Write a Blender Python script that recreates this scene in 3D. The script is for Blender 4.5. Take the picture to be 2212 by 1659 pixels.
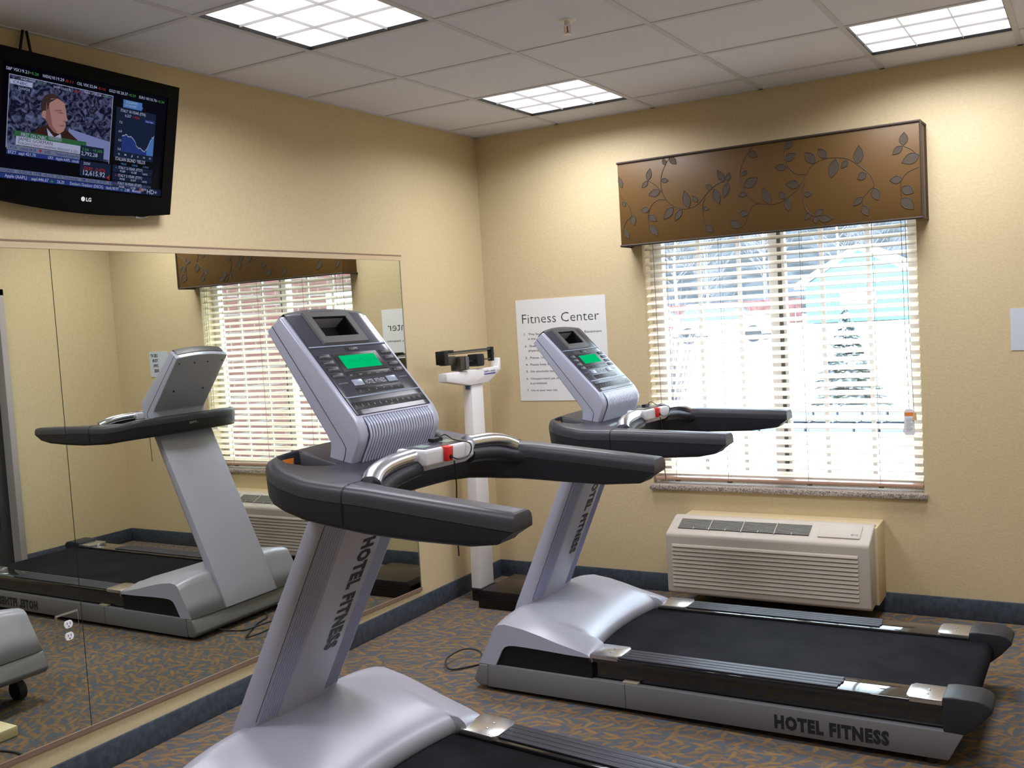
import bpy, bmesh, math, random
from mathutils import Matrix, Vector, noise
C = bpy.context.scene.collection
for o in list(bpy.data.objects): bpy.data.objects.remove(o)
scene = bpy.context.scene

# ---------------------------------------------------------------- camera
CAM = Vector((3.29353, -5.28208, 1.62889)); YAW, PIT, ROL, FPX = 0.535063, -0.066081, -0.059399, 2137.67
def cam_axes():
    f = Vector((-math.sin(YAW)*math.cos(PIT), math.cos(YAW)*math.cos(PIT), math.sin(PIT)))
    r = Vector((math.cos(YAW), math.sin(YAW), 0)); u = r.cross(f)
    c, s = math.cos(ROL), math.sin(ROL)
    return c*r+s*u, -s*r+c*u, f
_r, _u, _f = cam_axes()
cd = bpy.data.cameras.new('camera'); cam = bpy.data.objects.new('camera', cd); C.objects.link(cam)
m = Matrix.Identity(4)
for i in range(3):
    m[i][0], m[i][1], m[i][2], m[i][3] = _r[i], _u[i], -_f[i], CAM[i]
cam.matrix_world = m
cd.sensor_width = 36; cd.lens = FPX/2212*36; cd.clip_start = .02; cd.clip_end = 600
scene.camera = cam
# ---------------------------------------------------------------- world, exposure
w = bpy.data.worlds.new('overcast_sky'); scene.world = w; w.use_nodes = True
bg = w.node_tree.nodes['Background']; bg.inputs[0].default_value = (.74, .86, 1, 1); bg.inputs[1].default_value = 13.0
vs = scene.view_settings
vs.view_transform = 'Standard'; vs.look = 'None'; vs.exposure = -0.2; vs.gamma = 1; vs.use_curve_mapping = False
scene.cycles.max_bounces = 10; scene.cycles.diffuse_bounces = 5; scene.cycles.glossy_bounces = 5
scene.cycles.transparent_max_bounces = 12
LAMP = 1.45      # radiance of the ceiling diffusers
LAMPW = 25      # watts sent down by each louvred fixture

# ---------------------------------------------------------------- materials
def mat(name, col, rough=.5, metal=0, spec=.5, emit=None, es=0, bump=None, coat=0):
    m = bpy.data.materials.new(name); m.use_nodes = True
    nt = m.node_tree; b = nt.nodes['Principled BSDF']
    b.inputs['Base Color'].default_value = (*col, 1)
    b.inputs['Roughness'].default_value = rough; b.inputs['Metallic'].default_value = metal
    b.inputs['Specular IOR Level'].default_value = spec
    b.inputs['Coat Weight'].default_value = coat
    if emit: b.inputs['Emission Color'].default_value = (*emit, 1); b.inputs['Emission Strength'].default_value = es
    if bump:
        sc, st = bump
        tc = nt.nodes.new('ShaderNodeTexCoord'); n = nt.nodes.new('ShaderNodeTexNoise'); n.inputs['Scale'].default_value = sc
        n.inputs['Detail'].default_value = 3
        bp = nt.nodes.new('ShaderNodeBump'); bp.inputs['Strength'].default_value = st; bp.inputs['Distance'].default_value = .002
        nt.links.new(tc.outputs['Object'], n.inputs['Vector']); nt.links.new(n.outputs['Fac'], bp.inputs['Height'])
        nt.links.new(bp.outputs['Normal'], b.inputs['Normal'])
    return m
def speckle(m, c1, c2, scale, lo=.4, hi=.6, detail=4, tex='noise'):
    nt = m.node_tree; b = nt.nodes['Principled BSDF']
    tc = nt.nodes.new('ShaderNodeTexCoord'); n = nt.nodes.new('ShaderNodeTexNoise')
    n.inputs['Scale'].default_value = scale; n.inputs['Detail'].default_value = detail
    r = nt.nodes.new('ShaderNodeValToRGB'); r.color_ramp.elements[0].position = lo; r.color_ramp.elements[1].position = hi
    r.color_ramp.elements[0].color = (*c1, 1); r.color_ramp.elements[1].color = (*c2, 1)
    nt.links.new(tc.outputs['Object'], n.inputs['Vector']); nt.links.new(n.outputs['Fac'], r.inputs[0])
    nt.links.new(r.outputs[0], b.inputs['Base Color'])
    return m
def emission(name, col, s=1):
    m = bpy.data.materials.new(name); m.use_nodes = True; nt = m.node_tree; nt.nodes.clear()
    e = nt.nodes.new('ShaderNodeEmission'); o = nt.nodes.new('ShaderNodeOutputMaterial')
    e.inputs[0].default_value = (*col, 1); e.inputs[1].default_value = s
    nt.links.new(e.outputs[0], o.inputs[0]); return m

WALL = mat('yellow_wall_paint', (.60, .49, .33), .55, bump=(90, .35), spec=.35)
speckle(WALL, (.555, .450, .270), (.585, .477, .290), 60)
SILL = speckle(mat('stone_sill', (.4, .35, .3), .35), (.16, .13, .11), (.50, .44, .39), 160, .38, .62)
BASEB = speckle(mat('slate_baseboard', (.045, .06, .085), .45), (.032, .044, .062), (.052, .068, .092), 45)
TILE = speckle(mat('ceiling_tile', (.62, .6, .6), .95, spec=.1, bump=(260, .5)), (.68, .705, .82), (.79, .815, .94), 420, .35, .65)
GRID = mat('ceiling_grid_paint', (.58, .60, .69), .5)
SILVER = mat('silver_paint', (.335, .337, .40), .34, .10, bump=(900, .06))
SILVERL = mat('silver_light_paint', (.42, .44, .56), .3, .15)
RAILG = mat('grey_rail_paint', (.20, .20, .215), .38, .3, bump=(900, .06))
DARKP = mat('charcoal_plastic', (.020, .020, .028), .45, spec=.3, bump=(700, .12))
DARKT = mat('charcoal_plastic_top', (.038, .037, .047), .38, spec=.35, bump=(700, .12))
PANEL = mat('console_face_plastic', (.045, .046, .062), .20, spec=.45)
FRAME = mat('book_rest_plastic', (.075, .073, .075), .4)
BLACK = mat('black_plastic', (.007, .007, .009), .4, spec=.3)
BLACKG = mat('gloss_black', (.012, .012, .015), .06, spec=.6, coat=.5)
BELT = speckle(mat('belt_rubber', (.02, .02, .024), .7, spec=.03, bump=(400, .2)), (.008, .008, .010), (.015, .015, .019), 7, .35, .7)
STRIP = mat('tread_strip_rubber', (.028, .029, .042), .45, spec=.3)
CHROME = mat('brushed_chrome', (.66, .67, .72), .24, 1)
CHROMEP = mat('foot_plate_metal', (.58, .57, .58), .24, .9)
PODM = mat('pod_plastic', (.58, .58, .62), .35)
RED = mat('red_button_plastic', (.55, .02, .02), .35)
INK = mat('black_ink', (.012, .012, .014), .5)
PRINT = mat('white_print', (.26, .27, .31), .5)
GREYBTN = mat('blue_grey_button', (.24, .28, .38), .3)
ORANGE = mat('orange_label', (.75, .22, .03), .5)
WHITEP = mat('white_label', (.75, .76, .78), .5)
GREEN = emission('green_lcd', (.0, .60, .20), 1.0)
GREEND = emission('green_lcd_dark', (.0, .33, .13), 1.0)
LCDG = mat('pod_lcd', (.20, .27, .24), .3)
RUB = mat('rubber_black', (.014, .014, .014), .6)
MIRR = bpy.data.materials.new('mirror_glass'); MIRR.use_nodes = True
b = MIRR.node_tree.nodes['Principled BSDF']; b.inputs['Base Color'].default_value = (.725, .745, .67, 1); b.inputs['Metallic'].default_value = 1; b.inputs['Roughness'].default_value = 0.0
MEDGE = mat('mirror_edge', (.05, .07, .065), .15)
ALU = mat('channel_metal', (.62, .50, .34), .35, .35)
ALUD = mat('channel_brown_and_shadow', (.25, .17, .12), .4, .2)  # brown of the bottom channel, also the painted shadow line on top
CREAM = mat('cream_blind_paint', (.90, .795, .66), .30, spec=.6)
BROWNR = mat('blind_bottom_rail_brown', (.45, .28, .2), .4)
CORD = mat('brown_cord', (.20, .12, .08), .8)
VINYL = mat('vinyl_window_frame', (.66, .62, .62), .4)
VINYLD = mat('dark_window_gasket', (.10, .10, .10), .5)
PAPER = mat('paper_white', (.74, .74, .75), .6)
PAPER2 = mat('paper_blue_white', (.52, .58, .66), .6)
PTAC = mat('beige_appliance_plastic', (.46, .41, .355), .45)
PTACL = mat('beige_light_plastic', (.47, .425, .375), .42)
VENT = mat('grey_vent_plastic', (.19, .18, .165), .5)
SCALEW = mat('white_enamel', (.72, .70, .70), .35)
SCALEB = mat('black_enamel', (.010, .007, .007), .22, spec=.35)
BLUEL = mat('blue_label', (.05, .07, .28), .5)
TVB = mat('tv_black_gloss', (.003, .003, .003), .25, spec=.05)
GLASS = bpy.data.materials.new('clear_glass'); GLASS.use_nodes = True; nt = GLASS.node_tree; nt.nodes.clear()
_o = nt.nodes.new('ShaderNodeOutputMaterial'); _t = nt.nodes.new('ShaderNodeBsdfTransparent'); _g = nt.nodes.new('ShaderNodeBsdfGlossy'); _x = nt.nodes.new('ShaderNodeMixShader')
_t.inputs[0].default_value = (.93, .96, .95, 1); _g.inputs['Roughness'].default_value = 0.0; _x.inputs[0].default_value = .06
nt.links.new(_t.outputs[0], _x.inputs[1]); nt.links.new(_g.outputs[0], _x.inputs[2]); nt.links.new(_x.outputs[0], _o.inputs[0])
SNOW = speckle(mat('snow', (.85, .88, .92), .8, bump=(6, .5)), (.80, .84, .9), (.92, .94, .97), 2)
TEAL = mat('teal_siding', (.10, .225, .245), .6)
BRICK = bpy.data.materials.new('red_brick'); BRICK.use_nodes = True; nt = BRICK.node_tree
_b = nt.nodes['Principled BSDF']; _b.inputs['Roughness'].default_value = .85
_k = nt.nodes.new('ShaderNodeTexBrick'); _k.inputs['Color1'].default_value = (.12, .043, .036, 1); _k.inputs['Color2'].default_value = (.10, .034, .03, 1)
_k.inputs['Mortar'].default_value = (.16, .125, .12, 1); _k.inputs['Scale'].default_value = 1; _k.inputs['Mortar Size'].default_value = .012
_k.inputs['Brick Width'].default_value = .40; _k.inputs['Row Height'].default_value = .11
_tc = nt.nodes.new('ShaderNodeTexCoord'); _mp = nt.nodes.new('ShaderNodeMapping'); _mp.inputs['Rotation'].default_value = (math.pi/2, 0, math.pi/2)
_sx = nt.nodes.new('ShaderNodeSeparateXYZ'); _cx = nt.nodes.new('ShaderNodeCombineXYZ')
nt.links.new(_tc.outputs['Object'], _sx.inputs[0]); nt.links.new(_sx.outputs['Y'], _cx.inputs['X']); nt.links.new(_sx.outputs['Z'], _cx.inputs['Y'])
nt.links.new(_cx.outputs[0], _k.inputs['Vector']); nt.links.new(_k.outputs['Color'], _b.inputs['Base Color'])
FENCEM = speckle(mat('red_fence_wood', (.2, .08, .07), .8), (.12, .045, .04), (.18, .075, .07), 3)
TREEM = mat('bark', (.16, .14, .15), .9)
HILLM = speckle(mat('wooded_hillside', (.1, .1, .12), .95), (.008, .013, .018), (.062, .072, .086), .55, .42, .66, 12)
NEEDLE = speckle(mat('snowy_needles', (.05, .07, .06), .9), (.03, .05, .045), (.45, .48, .5), 9, .45, .6)
STONE = mat('blue_grey_stone', (.16, .18, .23), .9)
FABRIC = mat('brown_satin', (.098, .052, .015), .42, spec=.25, bump=(30, .15))
nt = FABRIC.node_tree; FABRIC.node_tree.nodes['Principled BSDF'].inputs['Sheen Weight'].default_value = .0
PIPING = mat('dark_cord_piping', (.035, .022, .014), .7)
LEAFM = mat('grey_leaf_thread', (.062, .048, .034), .6, spec=.2)
VINEM = mat('dark_vine_thread', (.045, .026, .014), .6)
CASTM = mat('pale_yellow_plastic', (.78, .68, .40), .5)

# carpet: slate ground with curled ochre leaves
CARPET = bpy.data.materials.new('leaf_carpet'); CARPET.use_nodes = True; nt = CARPET.node_tree
N = nt.nodes.new; L = nt.links.new; pb = nt.nodes['Principled BSDF']; pb.inputs['Roughness'].default_value = .95; pb.inputs['Specular IOR Level'].default_value = .1
tc = N('ShaderNodeTexCoord')
def mth(op, a, b=None, c=None):
    n = N('ShaderNodeMath'); n.operation = op
    for i, v in enumerate((a, b, c)):
        if v is None: continue
        if isinstance(v, (int, float)): n.inputs[i].default_value = v
        else: L(v, n.inputs[i])
    return n.outputs[0]
def leaf_layer(scale, off, length, width, curl):
    mp = N('ShaderNodeMapping'); mp.inputs['Location'].default_value = off; mp.inputs['Scale'].default_value = (scale*.8, scale*1.25, 0)
    L(tc.outputs['Object'], mp.inputs[0])
    v = N('ShaderNodeTexVoronoi'); v.voronoi_dimensions = '2D'; v.inputs['Scale'].default_value = 1; v.inputs['Randomness'].default_value = .75
    L(mp.outputs[0], v.inputs['Vector'])
    d = N('ShaderNodeVectorMath'); d.operation = 'SUBTRACT'; L(mp.outputs[0], d.inputs[0]); L(v.outputs['Position'], d.inputs[1])
    s = N('ShaderNodeSeparateXYZ'); L(d.outputs[0], s.inputs[0]); cc = N('ShaderNodeSeparateColor'); L(v.outputs['Color'], cc.inputs[0])
    x0 = mth('DIVIDE', s.outputs[0], scale*.8); y0 = mth('DIVIDE', s.outputs[1], scale*1.25)
    a = mth('MULTIPLY_ADD', cc.outputs[0], 2.2, -.6)
    ca, sa = mth('COSINE', a), mth('SINE', a)
    x = mth('ADD', mth('MULTIPLY', x0, ca), mth('MULTIPLY', y0, sa)); y = mth('SUBTRACT', mth('MULTIPLY', y0, ca), mth('MULTIPLY', x0, sa))
    k = mth('MULTIPLY', mth('SUBTRACT', cc.outputs[1], .5), curl*2)
    y = mth('SUBTRACT', y, mth('MULTIPLY', k, mth('MULTIPLY', x, x)))
    xn = mth('DIVIDE', x, length); taper = mth('MULTIPLY_ADD', xn, .35, 1.0)
    yn = mth('DIVIDE', y, mth('MULTIPLY', taper, width))
    r = mth('ADD', mth('MULTIPLY', xn, xn), mth('MULTIPLY', yn, yn))
    return mth('LESS_THAN', r, 1.0), cc.outputs[2]
m1, c1 = leaf_layer(14.5, (0, 0, 0), .040, .0090, 9)
m2, c2 = leaf_layer(14.5, (3.37, 7.71, 0), .040, .0080, 9)
m3, c3 = leaf_layer(17, (9.13, 2.29, 0), .034, .0075, 11)
m4, c4 = leaf_layer(15, (5.61, 1.43, 0), .040, .0065, 8)
def mixc(f, a, b):
    n = N('ShaderNodeMix'); n.data_type = 'RGBA'
    L(f, n.inputs[0]) if not isinstance(f, float) else setattr(n.inputs[0], 'default_value', f)
    for i, v in ((6, a), (7, b)):
        if isinstance(v, tuple): n.inputs[i].default_value = (*v, 1)
        else: L(v, n.inputs[i])
    return n.outputs[2]
nz = N('ShaderNodeTexNoise'); nz.inputs['Scale'].default_value = 350; L(tc.outputs['Object'], nz.inputs['Vector'])
base = mixc(nz.outputs['Fac'], (.060, .071, .090), (.120, .123, .134))
col = mixc(m4, base, (.125, .097, .074))
col = mixc(m3, col, (.165, .112, .070))
col = mixc(m2, col, mixc(c2, (.195, .125, .062), (.165, .112, .070)))
col = mixc(m1, col, mixc(c1, (.230, .145, .065), (.195, .124, .066)))
L(col, pb.inputs['Base Color'])
bp = N('ShaderNodeBump'); bp.inputs['Strength'].default_value = .4; bp.inputs['Distance'].default_value = .004; L(nz.outputs['Fac'], bp.inputs['Height']); L(bp.outputs[0], pb.inputs['Normal'])

# ---------------------------------------------------------------- mesh helpers
class MB:
    def __init__(s): s.v = []; s.f = []; s.mi = []; s.cur = 0
    def add(s, vs, fs):
        n = len(s.v); s.v += [tuple(v) for v in vs]
        for f in fs: s.f.append([i+n for i in f]); s.mi.append(s.cur)
    def box(s, a, b):
        x0, y0, z0 = a; x1, y1, z1 = b
        s.add([(x0,y0,z0),(x1,y0,z0),(x1,y1,z0),(x0,y1,z0),(x0,y0,z1),(x1,y0,z1),(x1,y1,z1),(x0,y1,z1)],
              [(3,2,1,0),(4,5,6,7),(0,1,5,4),(1,2,6,5),(2,3,7,6),(3,0,4,7)])
    def obox(s, o, ax, ay, az, a, b):
        x0, y0, z0 = a; x1, y1, z1 = b; o, ax, ay, az = map(Vector, (o, ax, ay, az))
        P = [o+ax*x+ay*y+az*z for x, y, z in [(x0,y0,z0),(x1,y0,z0),(x1,y1,z0),(x0,y1,z0),(x0,y0,z1),(x1,y0,z1),(x1,y1,z1),(x0,y1,z1)]]
        s.add(P, [(3,2,1,0),(4,5,6,7),(0,1,5,4),(1,2,6,5),(2,3,7,6),(3,0,4,7)])
    def loft(s, rings, caps=True, closed=True):
        n = len(rings[0]); V = [p for r in rings for p in r]; F = []
        for i in range(len(rings)-1):
            for j in range(n if closed else n-1):
                k = (j+1) % n
                F.append((i*n+j, i*n+k, (i+1)*n+k, (i+1)*n+j))
        if caps: F.append(tuple(range(n))[::-1]); F.append(tuple((len(rings)-1)*n+i for i in range(n)))
        s.add(V, F)
    def prism(s, poly, axis, a, b):
        def P(p, t):
            return {0: (t, p[0], p[1]), 1: (p[0], t, p[1]), 2: (p[0], p[1], t)}[axis]
        s.loft([[P(p, a) for p in poly], [P(p, b) for p in poly]])
    def tube(s, path, r, n=10, sx=1, sy=1, caps=True):
        path = [Vector(p) for p in path]; rings = []; up = None
        for i, p in enumerate(path):
            t = (path[min(i+1, len(path)-1)]-path[max(i-1, 0)]).normalized()
            if up is None: up = Vector((0, 0, 1)) if abs(t.z) < .95 else Vector((1, 0, 0))
            a = up-t*up.dot(t)
            a.normalize(); b = t.cross(a); up = a
            rr = r[i] if isinstance(r, (list, tuple)) else r
            rings.append([p+a*math.sin(2*math.pi*k/n)*rr*sy+b*math.cos(2*math.pi*k/n)*rr*sx for k in range(n)])
        s.loft(rings, caps)
    def cyl(s, a, b, r, n=20, r2=None): s.tube([a, b], [r, r if r2 is None else r2], n)
    def quad(s, *p): s.add(p, [tuple(range(len(p)))])
    def build(s, name, mats, parent=None, bevel=0, seg=2, ang=30, smooth=True):
        me = bpy.data.meshes.new(name); me.from_pydata(s.v, [], s.f)
        ml = mats if isinstance(mats, (list, tuple)) else [mats]
        for x in ml: me.materials.append(x)
        me.polygons.foreach_set('material_index', s.mi); 
        bm = bmesh.new(); bm.from_mesh(me); bmesh.ops.recalc_face_normals(bm, faces=bm.faces)
        if bevel:
            ed = [e for e in bm.edges if len(e.link_faces) == 2 and e.calc_face_angle(0) > math.radians(ang)]
            bmesh.ops.bevel(bm, geom=ed, offset=bevel, segments=seg, profile=.5, affect='EDGES', clamp_overlap=True)
        bm.to_mesh(me); bm.free()
        if smooth:
            me.polygons.foreach_set('use_smooth', [True]*len(me.polygons)); me.set_sharp_from_angle(angle=math.radians(38))
        o = bpy.data.objects.new(name, me); C.objects.link(o)
        if parent: o.parent = parent
        return o
def tag(o, label=None, cat=None, group=None, kind=None):
    if label: o['label'] = label
    if cat: o['category'] = cat
    if group: o['group'] = group
    if kind: o['kind'] = kind
    return o
def thing(name, loc, label, cat, group=None):
    o = bpy.data.objects.new(name, None); C.objects.link(o); o.location = loc; o.empty_display_size = .1
    return tag(o, label, cat, group)
def struct(o): o['kind'] = 'structure'; return o
def text_into(mb, s, origin, xd, yd, height, width=None, off=0, depth=.0006, align='LEFT', space=1):
    cu = bpy.data.curves.new('t', 'FONT'); cu.body = s; cu.size = 1; cu.offset = off; cu.space_character = space; cu.resolution_u = 2; cu.extrude = 0
    ob = bpy.data.objects.new('t', cu); me = bpy.data.meshes.new_from_object(ob)
    xs = [v.co.x for v in me.vertices]; ys = [v.co.y for v in me.vertices]
    if not xs: return
    x0, x1 = min(xs), max(xs); k = height/.70
    kx = width/(x1-x0) if width else k
    xd, yd, origin = Vector(xd), Vector(yd), Vector(origin); n = xd.cross(yd)
    sh = {'LEFT': x0, 'CENTER': (x0+x1)/2, 'RIGHT': x1}[align]
    mb.add([origin+xd*(v.co.x-sh)*kx+yd*v.co.y*k+n*depth for v in me.vertices], [tuple(p.vertices) for p in me.polygons])
    bpy.data.objects.remove(ob); bpy.data.curves.remove(cu); bpy.data.meshes.remove(me)
def bez(pts, n=6):
    P = [Vector(p) for p in pts]; out = []
    for i in range(len(P)-1):
        p0, p1, p2, p3 = P[max(i-1, 0)], P[i], P[i+1], P[min(i+2, len(P)-1)]
        for k in range(n):
            t = k/n
            out.append(.5*((2*p1)+(p2-p0)*t+(2*p0-5*p1+4*p2-p3)*t*t+(3*p1-3*p2+p3-p0)*t**3))
    out.append(P[-1]); return out

# ---------------------------------------------------------------- room shell
H = 2.757; RX = 3.546; BY = -6.4; T = .6096; GX = .576; GY = -.309
WX0, WX1, WZ0, WZ1 = 1.075, 2.537, .628, 2.10
m = MB(); m.box((-.12, BY-.12, -.1), (RX+.12, .14, 0)); struct(m.build('floor', CARPET, smooth=False))
m = MB(); m.box((-.12, BY-.12, 0), (0, .18, H+.1)); struct(m.build('wall_left', WALL, smooth=False))
m = MB()
m.box((0, 0, 0), (WX0, .18, H+.1)); m.box((WX1, 0, 0), (RX+.12, .18, H+.1)); m.box((WX0, 0, 0), (WX1, .18, WZ0)); m.box((WX0, 0, WZ1), (WX1, .18, H+.1))
struct(m.build('wall_window', WALL, smooth=False))
m = MB(); m.box((RX, -.935, 0), (RX+.12, 0, H+.1)); m.box((RX, -1.90, 2.06), (RX+.12, -.935, H+.1)); m.box((RX, BY, 0), (RX+.12, -1.90, H+.1)); struct(m.build('wall_right', WALL, smooth=False))
m = MB(); m.box((0, BY-.12, 0), (RX, BY, H+.1)); struct(m.build('wall_back', WALL, smooth=False))
# ceiling tiles with openings for the light fixtures
LIGHTS = [(0, 1), (3, 1), (0, 4), (3, 4), (0, 7), (3, 7)]
xs = [0]+[GX+T*i for i in range(5)]+[RX]; ys = [0]+[GY-T*j for j in range(11) if GY-T*j > BY]+[BY]
m = MB()
for i in range(len(xs)-1):
    for j in range(len(ys)-1):
        if (i-1, j) in LIGHTS: continue
        m.quad((xs[i], ys[j], H), (xs[i+1], ys[j], H), (xs[i+1], ys[j+1], H), (xs[i], ys[j+1], H))
m.box((-.1, BY-.1, H+.16), (RX+.1, .1, H+.2))
struct(m.build('ceiling', TILE, smooth=False))
m = MB()
for x in xs[1:-1]: m.box((x-.012, BY, H-.004), (x+.012, 0, H+.012))
for y in ys[1:-1]: m.box((0, y-.012, H-.0035), (RX, y+.012, H+.0115))
m.box((0, -.02, H-.004), (RX, 0, H+.005)); m.box((0, BY, H-.004), (.02, 0, H+.005))
struct(m.build('trim_1', GRID, smooth=False))
# baseboards
def bb(name, a, b):
    m = MB(); m.box(a, b); struct(m.build(name, BASEB, bevel=.004))
bb('baseboard_left', (0, BY, 0), (.012, 0, .106)); bb('baseboard_window', (.012, -.012, 0), (RX, 0, .106))
bb('baseboard_right', (RX-.012, -.93, 0), (RX, -.012, .106)); bb('baseboard_back', (.012, BY, 0), (RX, BY+.012, .106))
# door in the right wall
m = MB()
m.box((RX-.02, -.985, 0), (RX+.14, -.935, 2.06)); m.box((RX-.02, -1.90, 0), (RX+.14, -1.85, 2.06)); m.box((RX-.02, -1.90, 2.01), (RX+.14, -.935, 2.06))
d1 = struct(m.build('door_1', mat('grey_door_frame', (.36, .32, .31), .5), bevel=.004))
m = MB(); m.box((RX+.06, -1.85, .01), (RX+.10, -.99, .30)); m.box((RX+.06, -1.85, 1.86), (RX+.10, -.99, 2.005)); m.box((RX+.06, -1.07, .3), (RX+.10, -.99, 1.86)); m.box((RX+.06, -1.85, .3), (RX+.10, -1.77, 1.86))
m.build('door_leaf', mat('dark_door_stile', (.03, .03, .03), .4), d1)
m = MB(); m.box((RX+.075, -1.77, .3), (RX+.08, -1.07, 1.86)); m.build('door_glass', mat('dim_corridor_glass', (.10, .13, .12), .1), d1)  # opaque pane; dimness of the corridor beyond is put into its colour
m = MB(); m.tube([(RX+.06, -1.74, .98), (RX+.01, -1.74, .98), (RX+.01, -1.62, .98)], .011); m.build('door_handle', CHROME, d1)

# window: frame, panes, mullions
wf = MB(); Y0, Y1 = .115, .165
wf.box((WX0, Y0, WZ0), (1.145, Y1, WZ1)); wf.box((2.475, Y0, WZ0), (WX1, Y1, WZ1)); wf.box((1.145, Y0, WZ0), (2.475, Y1, WZ0+.06)); wf.box((1.145, Y0, WZ1-.06), (2.475, Y1, WZ1))
wf.box((1.765, Y0-.015, WZ0+.06), (1.812, Y1, WZ1-.06)); wf.box((1.830, Y0, WZ0+.06), (1.850, Y1, WZ1-.06))
win = struct(wf.build('window_1', VINYL, bevel=.004))
m = MB(); m.box((1.812, Y0-.004, WZ0+.06), (1.830, Y1-.01, WZ1-.06)); m.build('mullion_gasket', VINYLD, win)
m = MB()
for x in (1.358, 1.589, 2.041, 2.279): m.box((x-.011, .134, WZ0+.06), (x+.011, .142, WZ1-.06))
m.build('muntin', VINYL, win)
m = MB(); m.box((1.145, .144, WZ0+.06), (2.475, .148, WZ1-.06)); m.build('pane', GLASS, win)
m = MB(); m.box((1.06, -.028, .598), (2.552, .0, .628)); m.box((WX0, -.001, .598), (WX1, .115, .6295)); struct(m.build('window_2', SILL, bevel=.006)).name = 'trim_2'

# ---------------------------------------------------------------- venetian blind
bl = thing('venetian_blind', (1.806, .03, .665), 'cream horizontal slatted blind covering the window above the wall heater', 'blind')
def rel(mb, o):
    mb.v = [(v[0]-o.location[0], v[1]-o.location[1], v[2]-o.location[2]) for v in mb.v]; return mb
m = MB(); th = math.radians(24); n = 31; pitch = .0441
for k in range(n):
    zc = .700+pitch*k
    prof = []
    for t in (-1, -.5, 0, .5, 1):
        a = t*.0245; prof.append((.031+a*math.cos(th), zc+a*math.sin(th)+.0022*(1-t*t)))
    ring = prof+[(y, z-.0028) for y, z in prof[::-1]]
    m.prism([(p[0], p[1]) for p in ring], 0, 1.083, 2.531)
rel(m, bl).build('slats', CREAM, bl)
m = MB(); m.box((1.08, .008, WZ1-.055), (2.533, .06, WZ1)); rel(m, bl).build('head_rail', CREAM, bl, bevel=.003)
m = MB(); m.box((1.083, .007, .652), (2.531, .058, .670)); rel(m, bl).build('bottom_rail', BROWNR, bl, bevel=.004)
m = MB()
for x in (1.215, 1.52, 1.96, 2.325):
    for y in (.008, .054):
        m.tube([(x, y, .655), (x, y, WZ1-.03)], .0011, 5)
    for k in range(n): 
        zc = .700+pitch*k; m.tube([(x, .008, zc-.012), (x, .054, zc+.008)], .0007, 4)
    m.box((x-.012, .02, .643), (x+.012, .045, .652))
rel(m, bl).build('ladder_cord', CORD, bl)
m = MB(); m.tube([(1.142, -.001, 2.06), (1.146, -.004, 1.5), (1.15, -.004, .975)], .0016, 6); m.cyl((1.15, -.004, .975), (1.15, -.004, .935), .006, 10, .009)
rel(m, bl).build('tilt_cord', CORD, bl)
m = MB(); m.tube([(2.466, -.003, 2.06), (2.470, -.006, 1.5), (2.478, -.006, 1.055)], .0014, 6); m.tube([(2.486, -.003, 2.06), (2.49, -.006, 1.5), (2.50, -.008, 1.04)], .0014, 6)
rel(m, bl).build('lift_cord', CORD, bl)
m = MB(); m.cyl((2.502, -.008, 1.04), (2.502, -.008, 1.00), .007, 10, .011); rel(m, bl).build('cord_tassel', mat('tan_wood', (.55, .38, .2), .5), bl)
m = MB(); m.prism([(2.455, 1.045), (2.464, 1.056), (2.492, 1.056), (2.50, 1.045), (2.503, .935), (2.497, .925), (2.458, .925), (2.450, .935)], 1, -.012, -.0105)
m.cur = 1; m.prism([(2.4555, 1.022), (2.5008, 1.022), (2.5008, 1.040), (2.4555, 1.040)], 1, -.0126, -.0119)
m.cur = 2
for k in range(9): m.box((2.462, -.0124, .945+k*.0075), (2.494 if k % 3 else 2.484, -.0119, .947+k*.0075))
tagp = rel(m, bl).build('warning_tag', [PAPER, ORANGE, PRINT], bl); tagp['label'] = 'white warning tag with an orange band'

# ---------------------------------------------------------------- valance
VX0, VX1, VZ0, VZ1, VY = 1.015, 2.590, 1.995, 2.452, -.15
va = thing('window_valance', (1.80, -.075, 1.995), 'brown satin box valance with grey leaf vines above the window', 'valance')
m = MB()
m.box((VX0, VY, VZ0), (VX1, VY+.015, VZ1)); m.box((VX0, VY+.015, VZ0), (VX0+.015, 0, VZ1)); m.box((VX1-.015, VY+.015, VZ0), (VX1, 0, VZ1)); m.box((VX0+.015, VY+.015, VZ1-.015), (VX1-.015, 0, VZ1))
rel(m, va).build('fabric_box', FABRIC, va, bevel=.003)
m = MB()
for z in (VZ0, VZ1): m.tube([(VX0-.002, 0, z), (VX0-.002, VY-.002, z), (VX1+.002, VY-.002, z), (VX1+.002, 0, z)], .0062, 8)
m.tube([(VX1+.002, VY-.002, VZ0), (VX1+.002, VY-.002, VZ1)], .006, 8); m.tube([(VX1+.001, -.001, VZ0), (VX1+.001, -.001, VZ1)], .006, 8)
rel(m, va).build('piping', PIPING, va)
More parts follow.
